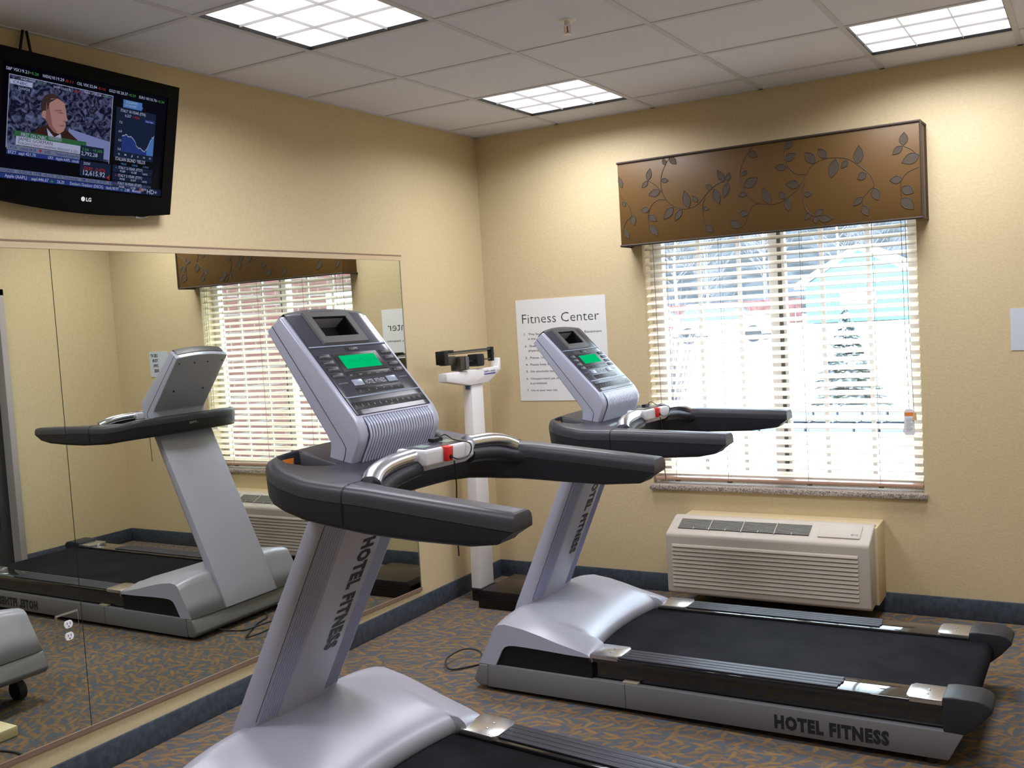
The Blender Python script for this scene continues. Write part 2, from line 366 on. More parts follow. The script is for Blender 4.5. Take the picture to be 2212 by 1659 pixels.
# traced vines: picture coordinates of the motif -> fraction of the board
def vmap(px_, py_):
    # bilinear inverse over the board's drawn corners
    TL, TR, BL, BR = (95, 320), (2012, 88), (120, 832), (2062, 675)
    s, t = .5, .5
    for _ in range(12):
        x = (1-s)*(1-t)*TL[0]+s*(1-t)*TR[0]+(1-s)*t*BL[0]+s*t*BR[0]; y = (1-s)*(1-t)*TL[1]+s*(1-t)*TR[1]+(1-s)*t*BL[1]+s*t*BR[1]
        s += (px_-x)/1930; t += (py_-y)/(500); 
    sc_ = s+.045*s*(1-s)   # nearer right side shows larger
    return VX0+(VX1-VX0)*min(max(sc_, .003), .997), VZ1-(VZ1-VZ0)*min(max(t, .012), .988)
vines = [[(105,510),(140,545),(175,580),(195,625)],[(215,640),(170,665),(145,700),(140,730)],
[(460,285),(430,330),(405,390),(400,450),(415,510),(450,560),(500,590),(560,602),(620,590),(660,565),(700,520),(740,480),(780,450),(825,435)],
[(300,425),(350,445),(400,490),(415,510)],[(435,545),(380,545),(335,580),(312,640),(318,700)],[(700,535),(685,580),(690,640),(710,700)],
[(1000,225),(960,290),(930,370),(940,450),(970,510),(1010,550),(1060,573),(1140,580),(1210,560),(1265,520),(1310,475),(1345,405),(1380,350),(1430,318),(1490,302),(1560,303),(1620,318),(1680,360),(1740,410),(1768,470)],
[(1220,190),(1210,250),(1225,320),(1255,370),(1300,398),(1355,398)],[(1345,440),(1333,500),(1340,570),(1370,630),(1420,660)],
[(1060,573),(1010,590),(985,640),(970,690),(935,722)],[(1768,480),(1735,510),(1700,560),(1710,600)],[(1925,240),(1970,260),(2010,295)],[(2020,370),(1960,400),(1925,450),(1925,510),(1935,560)]]
leaves = [(310,425,325,350,38),(310,430,268,470,30),(395,490,315,515,48),(320,605,260,608,38),(318,640,370,675,42),(320,700,382,768,46),(400,425,452,425,30),(430,330,415,290,28),(460,285,505,325,40),(485,590,422,665,50),(545,602,497,675,38),(590,595,560,488,52),(650,560,615,520,28),(745,480,705,455,34),(760,480,795,575,48),(825,435,780,365,40),(845,435,858,380,28),(850,440,825,535,42),(690,595,728,605,24),(712,700,755,750,40),(200,635,215,705,40),(140,730,180,785,34),(130,470,105,400,30),(135,555,150,585,28),
(985,260,1040,285,42),(945,400,970,370,28),(955,470,1040,415,62),(975,510,922,525,32),(1125,575,1080,475,50),(1225,545,1185,505,36),(1235,545,1250,620,42),(985,635,928,632,38),(940,720,872,680,50),(1215,240,1262,185,42),(1215,310,1280,270,48),(1225,355,1155,350,40),(1310,465,1228,455,52),(1345,520,1390,520,34),(1380,635,1355,680,32),(1415,650,1465,615,38),(1415,655,1425,700,30),(1440,670,1525,675,44),(1405,330,1338,265,54),(1470,300,1420,245,46),(1530,310,1505,425,60),(1600,320,1565,365,36),(1665,340,1665,228,56),(1715,400,1665,435,46),(1765,490,1795,565,50),(1700,545,1648,595,36),(1705,595,1740,660,44),(1925,235,1925,155,48),(1920,240,1865,290,40),(2020,295,1922,340,62),(1930,440,1858,445,44),(1930,490,2000,525,52),(1930,555,2008,625,60)]
m = MB()
for vn in vines:
    P = [(*vmap(x, y),) for x, y in vn]; m.tube(bez([(x, VY-.0004, z) for x, z in P], 4), .0017, 4)
for bx_, by_, tx_, ty_, ww in leaves:
    b0 = Vector(vmap(bx_, by_)); t0 = Vector(vmap(tx_, ty_)); d = t0-b0; Lw = d.length; nrm = Vector((-d.y, d.x))/max(Lw, 1e-6); hw = ww/1930*(VX1-VX0)*.5
    pts = []
    for k in range(7): t = k/6; pts.append(b0+d*t+nrm*hw*math.sin(math.pi*t**.85))
    for k in range(5, 0, -1): t = k/6; pts.append(b0+d*t-nrm*hw*math.sin(math.pi*t**.85))
    m.cur = 1; m.add([(p.x, VY-.0010, p.y) for p in pts], [tuple(range(len(pts)))])
    m.cur = 0; m.tube([(p.x, VY-.0012, p.y) for p in pts+[pts[0]]], .0014, 4, caps=False)
rel(m, va).build('leaf_embroidery', [VINEM, LEAFM], va, smooth=False)

# ---------------------------------------------------------------- wall heater / air conditioner
X0, X1 = 1.268, 2.325
pt = thing('wall_air_conditioner', (1.80, 0, .08), 'beige slatted heating and cooling unit on the wall under the window', 'air conditioner')
m = MB(); m.prism([(-.012, .085), (-.19, .085), (-.19, .48), (-.0, .485), (-.0, .085)], 0, X0+.03, X1+.012); sl = rel(m, pt).build('wall_sleeve', WALL, pt, bevel=.004); sl['label'] = 'yellow painted sleeve behind the unit'
m = MB()
body = [(-.14, .10), (-.31, .088), (-.335, .105), (-.333, .412), (-.325, .425), (-.185, .487), (-.165, .492), (-.14, .49)]
m.prism(body, 0, X0, X1)
rel(m, pt).build('cabinet', PTACL, pt, bevel=.008, seg=3)
# louvred front
m = MB(); lx0, lx1 = X0+.035, X1-.055
for k in range(11):
    z = .135+k*.0215
    m.prism([(-.334, z), (-.3445, z+.003), (-.338, z+.017), (-.334, z+.0185)], 0, lx0, lx1)
rel(m, pt).build('front_louvres', PTAC, pt, bevel=.002)
# sloping top: outlet grille and door
sv = Vector((0, -.14, -.062)).normalized(); sn = Vector((0, -.062, .14)).normalized(); so = Vector((0, -.185, .4875))
def top_obox(mb, xa, xb, ta, tb, na, nb): mb.obox(so, (1, 0, 0), sv, sn, (xa, ta, na), (xb, tb, nb))
m = MB(); gx0, gx1 = X0+.055, X0+.755
top_obox(m, gx0, gx1, .022, .112, .0005, .002)
rel(m, pt).build('outlet_opening', BLACK, pt)
m = MB()
for k in range(9): top_obox(m, gx0, gx1, .026+k*.0098, .0315+k*.0098, .002, .0045)
rel(m, pt).build('outlet_vanes', VENT, pt)
for k in range(1, 4): m = MB(); top_obox(m, gx0+(gx1-gx0)*k/4-.002, gx0+(gx1-gx0)*k/4+.002, .018, .120, .002, .008); rel(m, pt).build('outlet_rib', PTACL, pt)
for k in range(4):
    m = MB(); top_obox(m, gx0+(gx1-gx0)*(k+.5)/4-.0015, gx0+(gx1-gx0)*(k+.5)/4+.0015, .098, .115, .003, .006); rel(m, pt).build('outlet_clip', PTACL, pt)
m = MB(); top_obox(m, X0+.80, X0+1.005, .014, .118, .0, .006); dr = rel(m, pt).build('control_door', PTACL, pt, bevel=.003)
m = MB(); o_ = so+Vector((X0+.975, 0, 0))+sv*.095+sn*.0062
text_into(m, 'LG', o_, (1, 0, 0), -sv, .011, off=.02)
m.cyl(o_+Vector((-.010, 0, 0))-sv*.005, o_+Vector((-.010, 0, 0))-sv*.005+sn*.0006, .0068, 16)
m.v = [(v[0]-pt.location[0], v[1]-pt.location[1], v[2]-pt.location[2]) for v in m.v]
m.build('maker_mark', mat('grey_print', (.2, .2, .23), .5), dr)

# ---------------------------------------------------------------- poster, small notice
def flat_sign(name, x0, x1, z0, z1, mt, label, cat, lines, y=-.003):
    t = thing(name, ((x0+x1)/2, 0, z0), label, cat)
    m = MB(); m.box((x0, y, z0), (x1, 0, z1)); rel(m, t).build('sheet', mt, t)
    for s, x, z, h, wd, off in lines:
        m = MB(); text_into(m, s, (x, y-.0002, z), (1, 0, 0), (0, 0, 1), h, wd, off); rel(m, t).build('text_line', INK, t, smooth=False)
    return t
h = .0125
flat_sign('wall_poster', .222, .829, 1.117, 1.736, PAPER, 'white Fitness Center rules poster on the yellow wall beside the scale', 'poster',
 [('Fitness Center', .264, 1.592, .058, .520, -.012),
  ('1.  This facility is for hotel guests only. Equipment', .272, 1.520, h, .525, 0), ('is the responsibility of guests.', .297, 1.492, h, .30, 0),
  ('2.  Guests should consult a', .272, 1.448, h, .27, 0), ('physician before exercising.', .297, 1.420, h, .27, 0),
  ('3.  Please, no food or glass.', .272, 1.376, h, .28, 0), ('4.  Please keep breakables out.', .272, 1.334, h, .30, 0),
  ('5.  No alcoholic beverages.', .272, 1.292, h, .27, 0), ('6.  Unsupervised use of the equipment', .272, 1.248, h, .37, 0), ('is prohibited.', .297, 1.219, h, .118, 0),
  ('7.  Use at your own risk.', .272, 1.176, h, .212, 0)])
flat_sign('paper_notice', 2.943, 3.158, 1.335, 1.534, PAPER2, 'small pale notice taped to the yellow wall right of the window', 'sign',
 [('USE AT', 3.06, 1.492, .024, .082, .03), ('YOUR', 3.06, 1.452, .024, .066, .03), ('OWN', 3.06, 1.412, .024, .055, .03), ('RISK', 3.06, 1.372, .024, .055, .03)])

# ---------------------------------------------------------------- mirror panels and channels
def zb(y): return .150+(-y-.866)*.018
MT = 1.985
def mirror(y0, y1, label):
    t = thing('wall_mirror', (0.0, (y0+y1)/2, zb(y1)), label, 'mirror', 'large wall mirror panels')
    m = MB(); m.cur = 1; V = [(0.001, y0, zb(y0)), (0.001, y1, zb(y1)), (0.001, y1, MT), (0.001, y0, MT), (.0068, y0, zb(y0)), (.0068, y1, zb(y1)), (.0068, y1, MT), (.0068, y0, MT)]
    m.add(V, [(0, 1, 2, 3), (0, 1, 5, 4), (1, 2, 6, 5), (2, 3, 7, 6), (3, 0, 4, 7)]); m.cur = 0; m.add(V[4:], [(0, 1, 2, 3)])
    rel(m, t).build('mirror_pane', [MIRR, MEDGE], t, smooth=False)
    for ye, sg in (((y0, -1),) if y0 > -2 else ()):
        m = MB(); a_, b_ = sorted((ye, ye+sg*.0045)); m.box((.0069, a_, zb(ye)), (.0076, b_, MT)); a_, b_ = sorted((ye+sg*.0045, ye+sg*.008)); m.cur = 1; m.box((.0069, a_, zb(ye)), (.0074, b_, MT)); rel(m, t).build('polished_edge', [MEDGE, CHROME], t, smooth=False)
    return t
mirror(-.866, -2.9895, 'frameless wall mirror panel reflecting the window, right of the thin seam')
mirror(-2.9925, -5.1, 'frameless wall mirror panel left of the seam, with the power outlet in it')
m = MB(); m.box((0, -5.1, MT-.004), (.014, -.862, MT+.020)); m.cur = 1; m.box((0, -5.1, MT+.020), (.016, -.862, MT+.026))  # upper dark strip is the channel's shadow put in as colour
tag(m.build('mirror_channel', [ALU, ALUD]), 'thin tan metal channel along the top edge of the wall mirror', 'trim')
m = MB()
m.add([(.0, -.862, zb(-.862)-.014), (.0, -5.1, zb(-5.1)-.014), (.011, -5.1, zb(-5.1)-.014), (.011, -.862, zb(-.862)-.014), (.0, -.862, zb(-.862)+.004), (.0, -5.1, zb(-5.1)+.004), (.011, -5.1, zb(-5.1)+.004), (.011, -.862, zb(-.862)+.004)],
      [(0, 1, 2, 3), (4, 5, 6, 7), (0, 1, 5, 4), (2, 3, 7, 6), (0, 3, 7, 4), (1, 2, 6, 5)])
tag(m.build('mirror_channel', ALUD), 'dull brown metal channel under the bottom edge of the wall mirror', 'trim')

# ---------------------------------------------------------------- outlet in mirror
ot = thing('power_outlet', (.007, -3.054, .515), 'white double power outlet with mirrored plate set into the wall mirror', 'outlet')
m = MB(); oc = (-3.054, .580)
m.loft([[(.0070, oc[0]-.048, oc[1]-.066), (.0070, oc[0]+.048, oc[1]-.066), (.0070, oc[0]+.048, oc[1]+.066), (.0070, oc[0]-.048, oc[1]+.066)],
        [(.0130, oc[0]-.042, oc[1]-.060), (.0130, oc[0]+.042, oc[1]-.060), (.0130, oc[0]+.042, oc[1]+.060), (.0130, oc[0]-.042, oc[1]+.060)]])
rel(m, ot).build('cover_plate', MIRR, ot, smooth=False)
for dz in (.0225, -.0225):
    m = MB(); z = oc[1]+dz; pts = [(oc[0]+.0172*math.cos(a)*1.0, z+max(-.0138, min(.0138, .0172*math.sin(a)))) for a in [k*math.pi/12 for k in range(24)]]
    m.loft([[(.0128, p[0], p[1]) for p in pts], [(.0155, p[0], p[1]) for p in pts]])
    m.cur = 1
    for dy in (-.006, .006): m.box((.0153, oc[0]+dy-.0012, z-.001), (.0158, oc[0]+dy+.0012, z+.008))
    m.cyl((.0153, oc[0], z-.0075), (.0158, oc[0], z-.0075), .0027, 10)
    rel(m, ot).build('socket', [WHITEP, INK], ot)

# ---------------------------------------------------------------- scale
sc_ = thing('physician_scale', (.20, -.47, 0), 'white upright balance beam scale with black platform in the room corner', 'scale')
def S(m): return rel(m, sc_)
m = MB(); m.box((.13, -.545, 0.0), (.27, -.385, .072)); S(m).build('rear_base', SCALEB, sc_, bevel=.006)
m = MB(); m.prism([(.245, .0), (.245, .082), (.275, .105), (.66, .105), (.68, .085), (.68, 0)], 1, -.655, -.29); m.cur = 0
m.box((.28, -.66, .052), (.68, -.285, .056)); m.box((.28, -.66, .066), (.68, -.285, .070))
S(m).build('platform', SCALEB, sc_, bevel=.005)
m = MB(); m.loft([[(.158+a*.034, -.465+b_*.072, .072) for a, b_ in ((-1, -1), (1, -1), (1, 1), (-1, 1))], [(.175+a*.030, -.465+b_*.062, 1.275) for a, b_ in ((-1, -1), (1, -1), (1, 1), (-1, 1))]])
S(m).build('column', SCALEW, sc_, bevel=.006)
m = MB(); hd = [(-.785, 1.300), (-.785, 1.348), (-.235, 1.348), (-.218, 1.40), (-.205, 1.40), (-.205, 1.325), (-.36, 1.262), (-.56, 1.262)]
m.prism(hd, 0, .155, .215); hdo = S(m).build('head', SCALEW, sc_, bevel=.006)
m = MB(); m.box((.2152, -.40, 1.310), (.2158, -.275, 1.318)); text_into(m, 'health o meter', (.2158, -.40, 1.324), (0, 1, 0), (0, 0, 1), .013, .125, .01)
S(m).build('badge', BLUEL, hdo)
m = MB(); m.box((.15, -.790, 1.395), (.21, -.752, 1.470)); m.box((.16, -.752, 1.458), (.20, -.68, 1.472)); m.box((.17, -.28, 1.385), (.20, -.252, 1.468)); m.box((.18, -.75, 1.445), (.188, -.26, 1.449))
m.cyl((.18, -.255, 1.425), (.18, -.225, 1.425), .007, 8)
S(m).build('beam_support', BLACK, sc_, bevel=.003)
m = MB(); m.box((.178, -.752, 1.452), (.196, -.262, 1.464)); m.box((.178, -.70, 1.395), (.194, -.265, 1.403))
for k in range(24): m.box((.1962, -.73+k*.019, 1.455), (.1968, -.728+k*.019, 1.462))
S(m).build('weigh_beam', mat('dark_steel', (.12, .12, .12), .35, .8), sc_)
m = MB(); m.box((.155, -.655, 1.352), (.225, -.575, 1.432)); m.box((.15, -.765, 1.388), (.20, -.66, 1.438)); S(m).build('large_poise', mat('dark_bronze', (.035, .030, .02), .3), sc_, bevel=.006)
m = MB(); m.box((.226, -.608, 1.358), (.229, -.575, 1.428)); S(m).build('poise_plate', mat('plate_grey', (.10, .10, .10), .3), sc_)
m = MB(); m.prism([(-.475, 1.365), (-.48, 1.38), (-.48, 1.42), (-.472, 1.435), (-.41, 1.435), (-.402, 1.42), (-.402, 1.38), (-.41, 1.365)], 0, .155, .225); S(m).build('small_poise', BLACK, sc_, bevel=.003)
m = MB(); m.cyl((.18, -.53, 1.262), (.18, -.53, 1.238), .014, 14); S(m).build('lock_screw', mat('blue_knob', (.06, .10, .2), .4), sc_)

# ---------------------------------------------------------------- ceiling lights, sprinkler
LD = emission('lamp_diffuser', (1.0, .97, .98), LAMP)
_nt = LD.node_tree; _e = [n for n in _nt.nodes if n.type == 'EMISSION'][0]; _tc = _nt.nodes.new('ShaderNodeTexCoord'); _sp = _nt.nodes.new('ShaderNodeSeparateXYZ'); _nt.links.new(_tc.outputs['Object'], _sp.inputs[0])
_ma = []
for ax in (0, 1):
    q = _nt.nodes.new('ShaderNodeMath'); q.operation = 'COSINE'; p_ = _nt.nodes.new('ShaderNodeMath'); p_.operation = 'MULTIPLY'; p_.inputs[1].default_value = 2*math.pi/(.58/3)
    _nt.links.new(_sp.outputs[ax], p_.inputs[0]); _nt.links.new(p_.outputs[0], q.inputs[0]); _ma.append(q)
_mx = _nt.nodes.new('ShaderNodeMath'); _mx.operation = 'ADD'; _nt.links.new(_ma[0].outputs[0], _mx.inputs[0]); _nt.links.new(_ma[1].outputs[0], _mx.inputs[1])
_ml = _nt.nodes.new('ShaderNodeMath'); _ml.operation = 'MULTIPLY_ADD'; _ml.inputs[1].default_value = .14; _ml.inputs[2].default_value = LAMP; _nt.links.new(_mx.outputs[0], _ml.inputs[0]); _nt.links.new(_ml.outputs[0], _e.inputs[1])
LV = mat('louvre_white', (.85, .85, .88), .5)
LR = mat('light_shade_gap_black', (.012, .010, .012), .5)  # black stands in for the shadow gap around each light; housing shares it
LLAB = {(0, 1): 'square ceiling light near the room corner, fully in view', (3, 1): 'square ceiling light above the window side, cut by the top edge',
        (0, 4): 'square ceiling light beside the television, cut by the top edge', (3, 4): 'square ceiling light overhead in front of the camera position',
        (0, 7): 'square ceiling light behind the camera along the mirror wall', (3, 7): 'square ceiling light behind the camera along the door wall'}
for (i, j) in LIGHTS:
    x0 = GX+T*i; x1 = x0+T; y1 = GY-T*(j-1); y0 = y1-T; cx, cy = (x0+x1)/2, (y0+y1)/2
    t = thing('ceiling_light', (cx, cy, H), LLAB[(i, j)], 'ceiling light', 'square lay-in ceiling lights')
    a = .290
    m = MB()
    for q in ((-1, 0), (1, 0), (0, -1), (0, 1)):
        if q[0]: xa, xb = sorted((q[0]*a, q[0]*(a+.016))); m.box((xa, -a-.016, -.003), (xb, a+.016, .10))
        else: ya, yb = sorted((q[1]*a, q[1]*(a+.016))); m.box((-a, ya, -.003), (a, yb, .10))
    m.build('shade_gap_rim', LR, t)
    m = MB(); c = 2*a/3
    for p in range(3):
        for q in range(3):
            X_, Y_ = -a+c*p, -a+c*q; k = 6; V = []; 
            for r_ in range(k+1):
                for s_ in range(k+1):
                    u_, v_ = s_/k, r_/k; V.append((X_+c*u_, Y_+c*v_, .010+.05*math.sin(math.pi*u_)**.6*math.sin(math.pi*v_)**.6 if 0 < r_ < k and 0 < s_ < k else .010))
            m.add(V, [(r_*(k+1)+s_, r_*(k+1)+s_+1, (r_+1)*(k+1)+s_+1, (r_+1)*(k+1)+s_) for r_ in range(k) for s_ in range(k)])
    m.build('diffuser', LD, t)
    m = MB()
    for p in (1, 2): m.box((-a+c*p-.0009, -a, .002), (-a+c*p+.0009, a, .012)); m.box((-a, -a+c*p-.0009, .002), (a, -a+c*p+.0009, .012))
    m.build('louvre', LV, t)
    m = MB(); m.box((-a-.016, -a-.016, .10), (a+.016, a+.016, .104)); m.build('housing', LR, t)
    ld = bpy.data.lights.new('tube_light', 'AREA'); ld.shape = 'SQUARE'; ld.size = .56; ld.energy = LAMPW; ld.color = (.915, .925, 1.0); ld.spread = math.radians(158)
    lo_ = bpy.data.objects.new('tube_light', ld); C.objects.link(lo_); lo_.parent = t; lo_.location = (0, 0, -.006)
sp = thing('fire_sprinkler', (1.565, -1.79, H), 'small white fire sprinkler head on the ceiling', 'sprinkler')
m = MB(); m.cyl((0, 0, 0), (0, 0, -.004), .038, 24, .030); m.build('escutcheon', SCALEW, sp)
m = MB(); m.cyl((0, 0, -.004), (0, 0, -.022), .011, 12); m.tube([(-.011, 0, -.02), (-.012, 0, -.04), (0, 0, -.052)], .003, 6); m.tube([(.011, 0, -.02), (.012, 0, -.04), (0, 0, -.052)], .003, 6); m.cyl((0, 0, -.052), (0, 0, -.054), .018, 16); m.build('frame', SCALEW, sp)
m = MB(); m.cyl((0, 0, -.022), (0, 0, -.05), .003, 8); m.build('glass_bulb', RED, sp)

# ---------------------------------------------------------------- television
TVP = Vector((.113, -2.862, 2.393)); tyw, tpt, tro = .015, .204, -.017
tn = Vector((math.cos(tyw)*math.cos(tpt), math.sin(tyw)*math.cos(tpt), -math.sin(tpt))); tr_ = Vector((-math.sin(tyw), math.cos(tyw), 0)); tu = tn.cross(tr_)
tr_, tu = math.cos(tro)*tr_+math.sin(tro)*tu, math.cos(tro)*tu-math.sin(tro)*tr_
tv = thing('television', TVP, 'black flat television showing a business news broadcast, hung high above the mirror', 'television')
tm = Matrix.Identity(4)
for i in range(3): tm[i][0], tm[i][1], tm[i][2], tm[i][3] = tr_[i], tu[i], tn[i], TVP[i]
tv.matrix_world = tm
def bot(x): return -.287+.028*(x/.4)**2
m = MB()
hw, hh = .349, .196
outer = [(-.40, .245), (-.40, bot(-.4))]+[(x/10*.4, bot(x/10*.4)) for x in range(-9, 10)]+[(.40, bot(.4)), (.40, .245)]
m.prism(outer, 2, -.042, -.003)
back = m.build('casing', TVB, tv, bevel=.008, seg=3)
m = MB(); m.box((-.40, hh, -.004), (.40, .245, .004)); m.box((-.40, -hh, -.004), (-hw, hh, .004)); m.box((hw, -hh, -.004), (.40, hh, .004))
bl_ = [(-.40, -hh), (-.40, bot(-.4))]+[(x/10*.4, bot(x/10*.4)) for x in range(-9, 10)]+[(.40, bot(.4)), (.40, -hh)]
m.prism(bl_, 2, -.004, .004)
m.build('bezel', TVB, tv, smooth=False)
m = MB(); m.box((-.28, -.12, -.060), (.28, .16, -.041)); m.build('rear_cover', BLACK, tv, bevel=.02)
m = MB(); text_into(m, 'LG', (.002, -.240, .0042), (1, 0, 0), (0, 1, 0), .0135, off=.03); m.cyl((-.011, -.233, .0041), (-.011, -.233, .005), .0085, 20); m.build('maker_mark', mat('silver_print', (.75, .75, .78), .3), tv)
m = MB(); m.tube([(.24, bot(.24)-.002, -.01), (.27, bot(.27)-.007, -.008), (.30, bot(.3)-.002, -.01)], .006, 8); m.build('power_button', CHROME, tv)
# screen picture
E_ = lambda n, c, s=.62: emission('screen_'+n, c, s)
SM = [E_('base', (.006, .008, .022)), E_('white', (.52, .56, .80)), E_('blue', (.03, .055, .26)), E_('sky', (.10, .25, .62)), E_('green', (.04, .16, .07)), E_('red', (.45, .03, .03)),
      E_('skin', (.50, .27, .25)), E_('hair', (.065, .035, .035)), E_('coat', (.05, .022, .018)), E_('snow', (.26, .30, .62)), E_('panel', (.016, .026, .065)), E_('grass', (.07, .30, .08)), E_('skin_dark', (.30, .14, .13)), E_('grey', (.20, .23, .36)), E_('orange', (.55, .16, .03))]
FOR = bpy.data.materials.new('screen_trees'); FOR.use_nodes = True; nt = FOR.node_tree; nt.nodes.clear()
e = nt.nodes.new('ShaderNodeEmission'); o = nt.nodes.new('ShaderNodeOutputMaterial'); tc = nt.nodes.new('ShaderNodeTexCoord'); n_ = nt.nodes.new('ShaderNodeTexNoise'); n_.inputs['Scale'].default_value = 38; n_.inputs['Detail'].default_value = 5; n_.inputs['Distortion'].default_value = 1.5
r = nt.nodes.new('ShaderNodeValToRGB'); r.color_ramp.elements[0].position = .42; r.color_ramp.elements[0].color = (.006, .007, .020, 1); r.color_ramp.elements[1].position = .70; r.color_ramp.elements[1].color = (.11, .12, .24, 1)
nt.links.new(tc.outputs['Object'], n_.inputs[0]); nt.links.new(n_.outputs['Fac'], r.inputs[0]); nt.links.new(r.outputs[0], e.inputs[0]); nt.links.new(e.outputs[0], o.inputs[0])
SM.append(FOR)
m = MB(); Z = [0.0]
def R(mi, x0, y0, x1, y1, lv):   # screen fractions, y down, lv = layer
    m.cur = mi; z = -.0030+lv*.0005
    X = lambda x: -hw+2*hw*x; Y = lambda y: hh-2*hh*y
    m.add([(X(x0), Y(y1), z), (X(x1), Y(y1), z), (X(x1), Y(y0), z), (X(x0), Y(y0), z)], [(0, 1, 2, 3)])
def PG(mi, pts, lv):
    m.cur = mi; m.add([(-hw+2*hw*x, hh-2*hh*y, -.0030+lv*.0005) for x, y in pts], [tuple(range(len(pts)))])
def TX(mi, s, x, y, hgt, wd=None, lv=6, off=.01):
    m.cur = mi; text_into(m, s, (-hw+2*hw*x, hh-2*hh*y, -.0030+lv*.0005), (1, 0, 0), (0, 1, 0), hgt*2*hh, wd*2*hw if wd else None, off)
R(0, 0, 0, 1, 1, 0)
for i, (a, b_, g) in enumerate([('S&P VIX', '19.21', '+0.20'), ('NASDAQ VIX', '19.29', '-0.11'), ('OIL VIX', '32.04', '-0.16'), ('GOLD VIX', '20.37', '+0.29'), ('EURO VIX', '10.76', '+0.34')]):
    x = .02+i*.196; TX(1, a, x, .065, .026, .07); TX(1, b_, x+.075, .065, .026, .045); TX(11 if g[0] == '+' else 5, g, x+.123, .065, .024, .05)
R(1, .040, .095, .640, .10, 1); R(1, .040, .095, .043, .72, 1); R(1, .637, .095, .640, .735, 1); R(15, .043, .10, .637, .72, 1)
PG(9, [(.38, .47), (.637, .53), (.637, .70), (.38, .70)], 2)                           # snow bank
PG(8, [(.13, .72), (.17, .58), (.215, .50), (.26, .47), (.345, .46), (.40, .52), (.47, .60), (.51, .70), (.51, .72)], 3)  # coat
PG(1, [(.255, .50), (.27, .60), (.345, .60), (.335, .53), (.30, .57)], 4)
el = lambda cx, cy, rx, ry, n=24, a0=0, a1=2*math.pi: [(cx+rx*math.cos(a0+(a1-a0)*k/n), cy+ry*math.sin(a0+(a1-a0)*k/n)) for k in range(n)]
PG(7, el(.278, .315, .064, .125), 4); PG(6, [(.245, .28), (.27, .235), (.31, .225), (.345, .25), (.358, .31), (.362, .36), (.372, .40), (.358, .42), (.362, .45), (.352, .50), (.325, .535), (.295, .525), (.265, .48), (.245, .42)], 5)
PG(6, el(.238, .385, .016, .035), 5)
PG(12, [(.245, .30), (.262, .31), (.275, .40), (.285, .47), (.315, .525), (.295, .522), (.265, .48), (.245, .42)], 6); PG(7, [(.245, .28), (.262, .245), (.30, .228), (.262, .275), (.258, .33), (.25, .34)], 6); PG(12, [(.305, .345), (.33, .335), (.352, .345), (.33, .352)], 6); PG(12, [(.29, .33), (.33, .315), (.335, .325), (.295, .34)], 6); PG(12, [(.325, .455), (.355, .447), (.357, .457), (.328, .465)], 6); PG(12, [(.345, .41), (.362, .405), (.36, .42), (.348, .425)], 6)
R(1, .045, .135, .165, .175, 3); TX(2, 'CNBC', .06, .168, .024, .08, 5); R(10, .08, .185, .16, .215, 3); TX(1, 'DAVOS', .09, .211, .02, .06)
TX(1, 'S&P VIX', .10, .125, .016, .08, 5); TX(11, '+0.20', .19, .125, .016, .05, 5); TX(1, 'DOW 12,615.92', .28, .135, .018, .10, 5); TX(5, '-59.83', .39, .135, .018, .05, 5); TX(1, 'NAS 2792.28', .46, .125, .018, .10, 5); TX(11, '+5.66', .57, .125, .018, .04, 5)
R(4, .08, .565, .49, .612, 4); TX(1, 'FIRST ON CNBC', .115, .605, .03, .14, 6)
R(1, .09, .61, .455, .685, 5); TX(7, 'JAMES GORMAN', .10, .645, .030, .19, 7, 0); TX(7, 'MORGAN STANLEY CHAIRMAN, PRESIDENT & CEO', .10, .678, .022, .34, 7, 0)
R(10, .455, .60, .60, .72, 5); TX(11, '5.66', .465, .645, .026, .04, 7); TX(11, '+0.20%', .53, .645, .026, .06, 7); TX(1, '2,792.28', .46, .69, .034, .10, 7)
R(13, .043, .69, .455, .735, 5); TX(2, 'UPS.N    cmcsk 24.34', .05, .725, .026, .15, 7); PG(5, [(.215, .70), (.235, .70), (.225, .73)], 7); TX(2, '0.90', .25, .725, .026, .03, 7); TX(2, 'Vanguard Europe Pac', .31, .725, .026, .14, 7)
R(2, .043, .735, .455, .775, 5); TX(1, 'EFZT  aapl 421.70', .05, .768, .026, .15, 7); TX(1, 'LRX   Apple AAPL  cmcsk', .27, .768, .026, .18, 7)
R(10, .46, .74, .65, .88, 4); TX(1, 'DOW', .48, .775, .025, .04); TX(5, '-59.83  -0.47%', .475, .822, .032, .14); TX(1, '12,615.92', .48, .868, .044, .135); PG(5, [(.625, .87), (.645, .84), (.645, .89)], 6)
R(3, .705, .105, .83, .18, 3); TX(1, 'SQUAWK', .72, .135, .022, .08); TX(1, 'ON THE STREET', .715, .165, .018, .08); TX(3, 'HD+', .79, .17, .035, .045, 7)
R(10, .665, .185, .93, .66, 2); TX(1, 'ITALY 10-YEAR (ITN)', .69, .225, .027, .165); TX(1, '6.227', .72, .265, .024, .04); TX(5, '+.036', .77, .265, .022, .045)
R(2, .855, .255, .925, .285, 3); TX(1, 'One Year', .86, .28, .016, .05)
for i, t_ in enumerate(('7.5', '6.0', '4.5', '3.0')): TX(1, t_, .685, .335+i*.085, .022, .02)
random.seed(4); pts = []
for k in range(34):
    x = .71+.215*k/33; f = k/33; y = .455+.11*min(1, max(0, (f-.30)/.45))-.17*max(0, f-.76)/.24-.02*math.sin(f*9)+random.uniform(-.012, .012); pts.append((x, y))
for k in range(33): PG(2 if k < 26 else 3, [pts[k], pts[k+1], (pts[k+1][0], .60), (pts[k][0], .60)], 4); PG(1, [pts[k], pts[k+1], (pts[k+1][0], pts[k+1][1]+.008), (pts[k][0], pts[k][1]+.008)], 5)
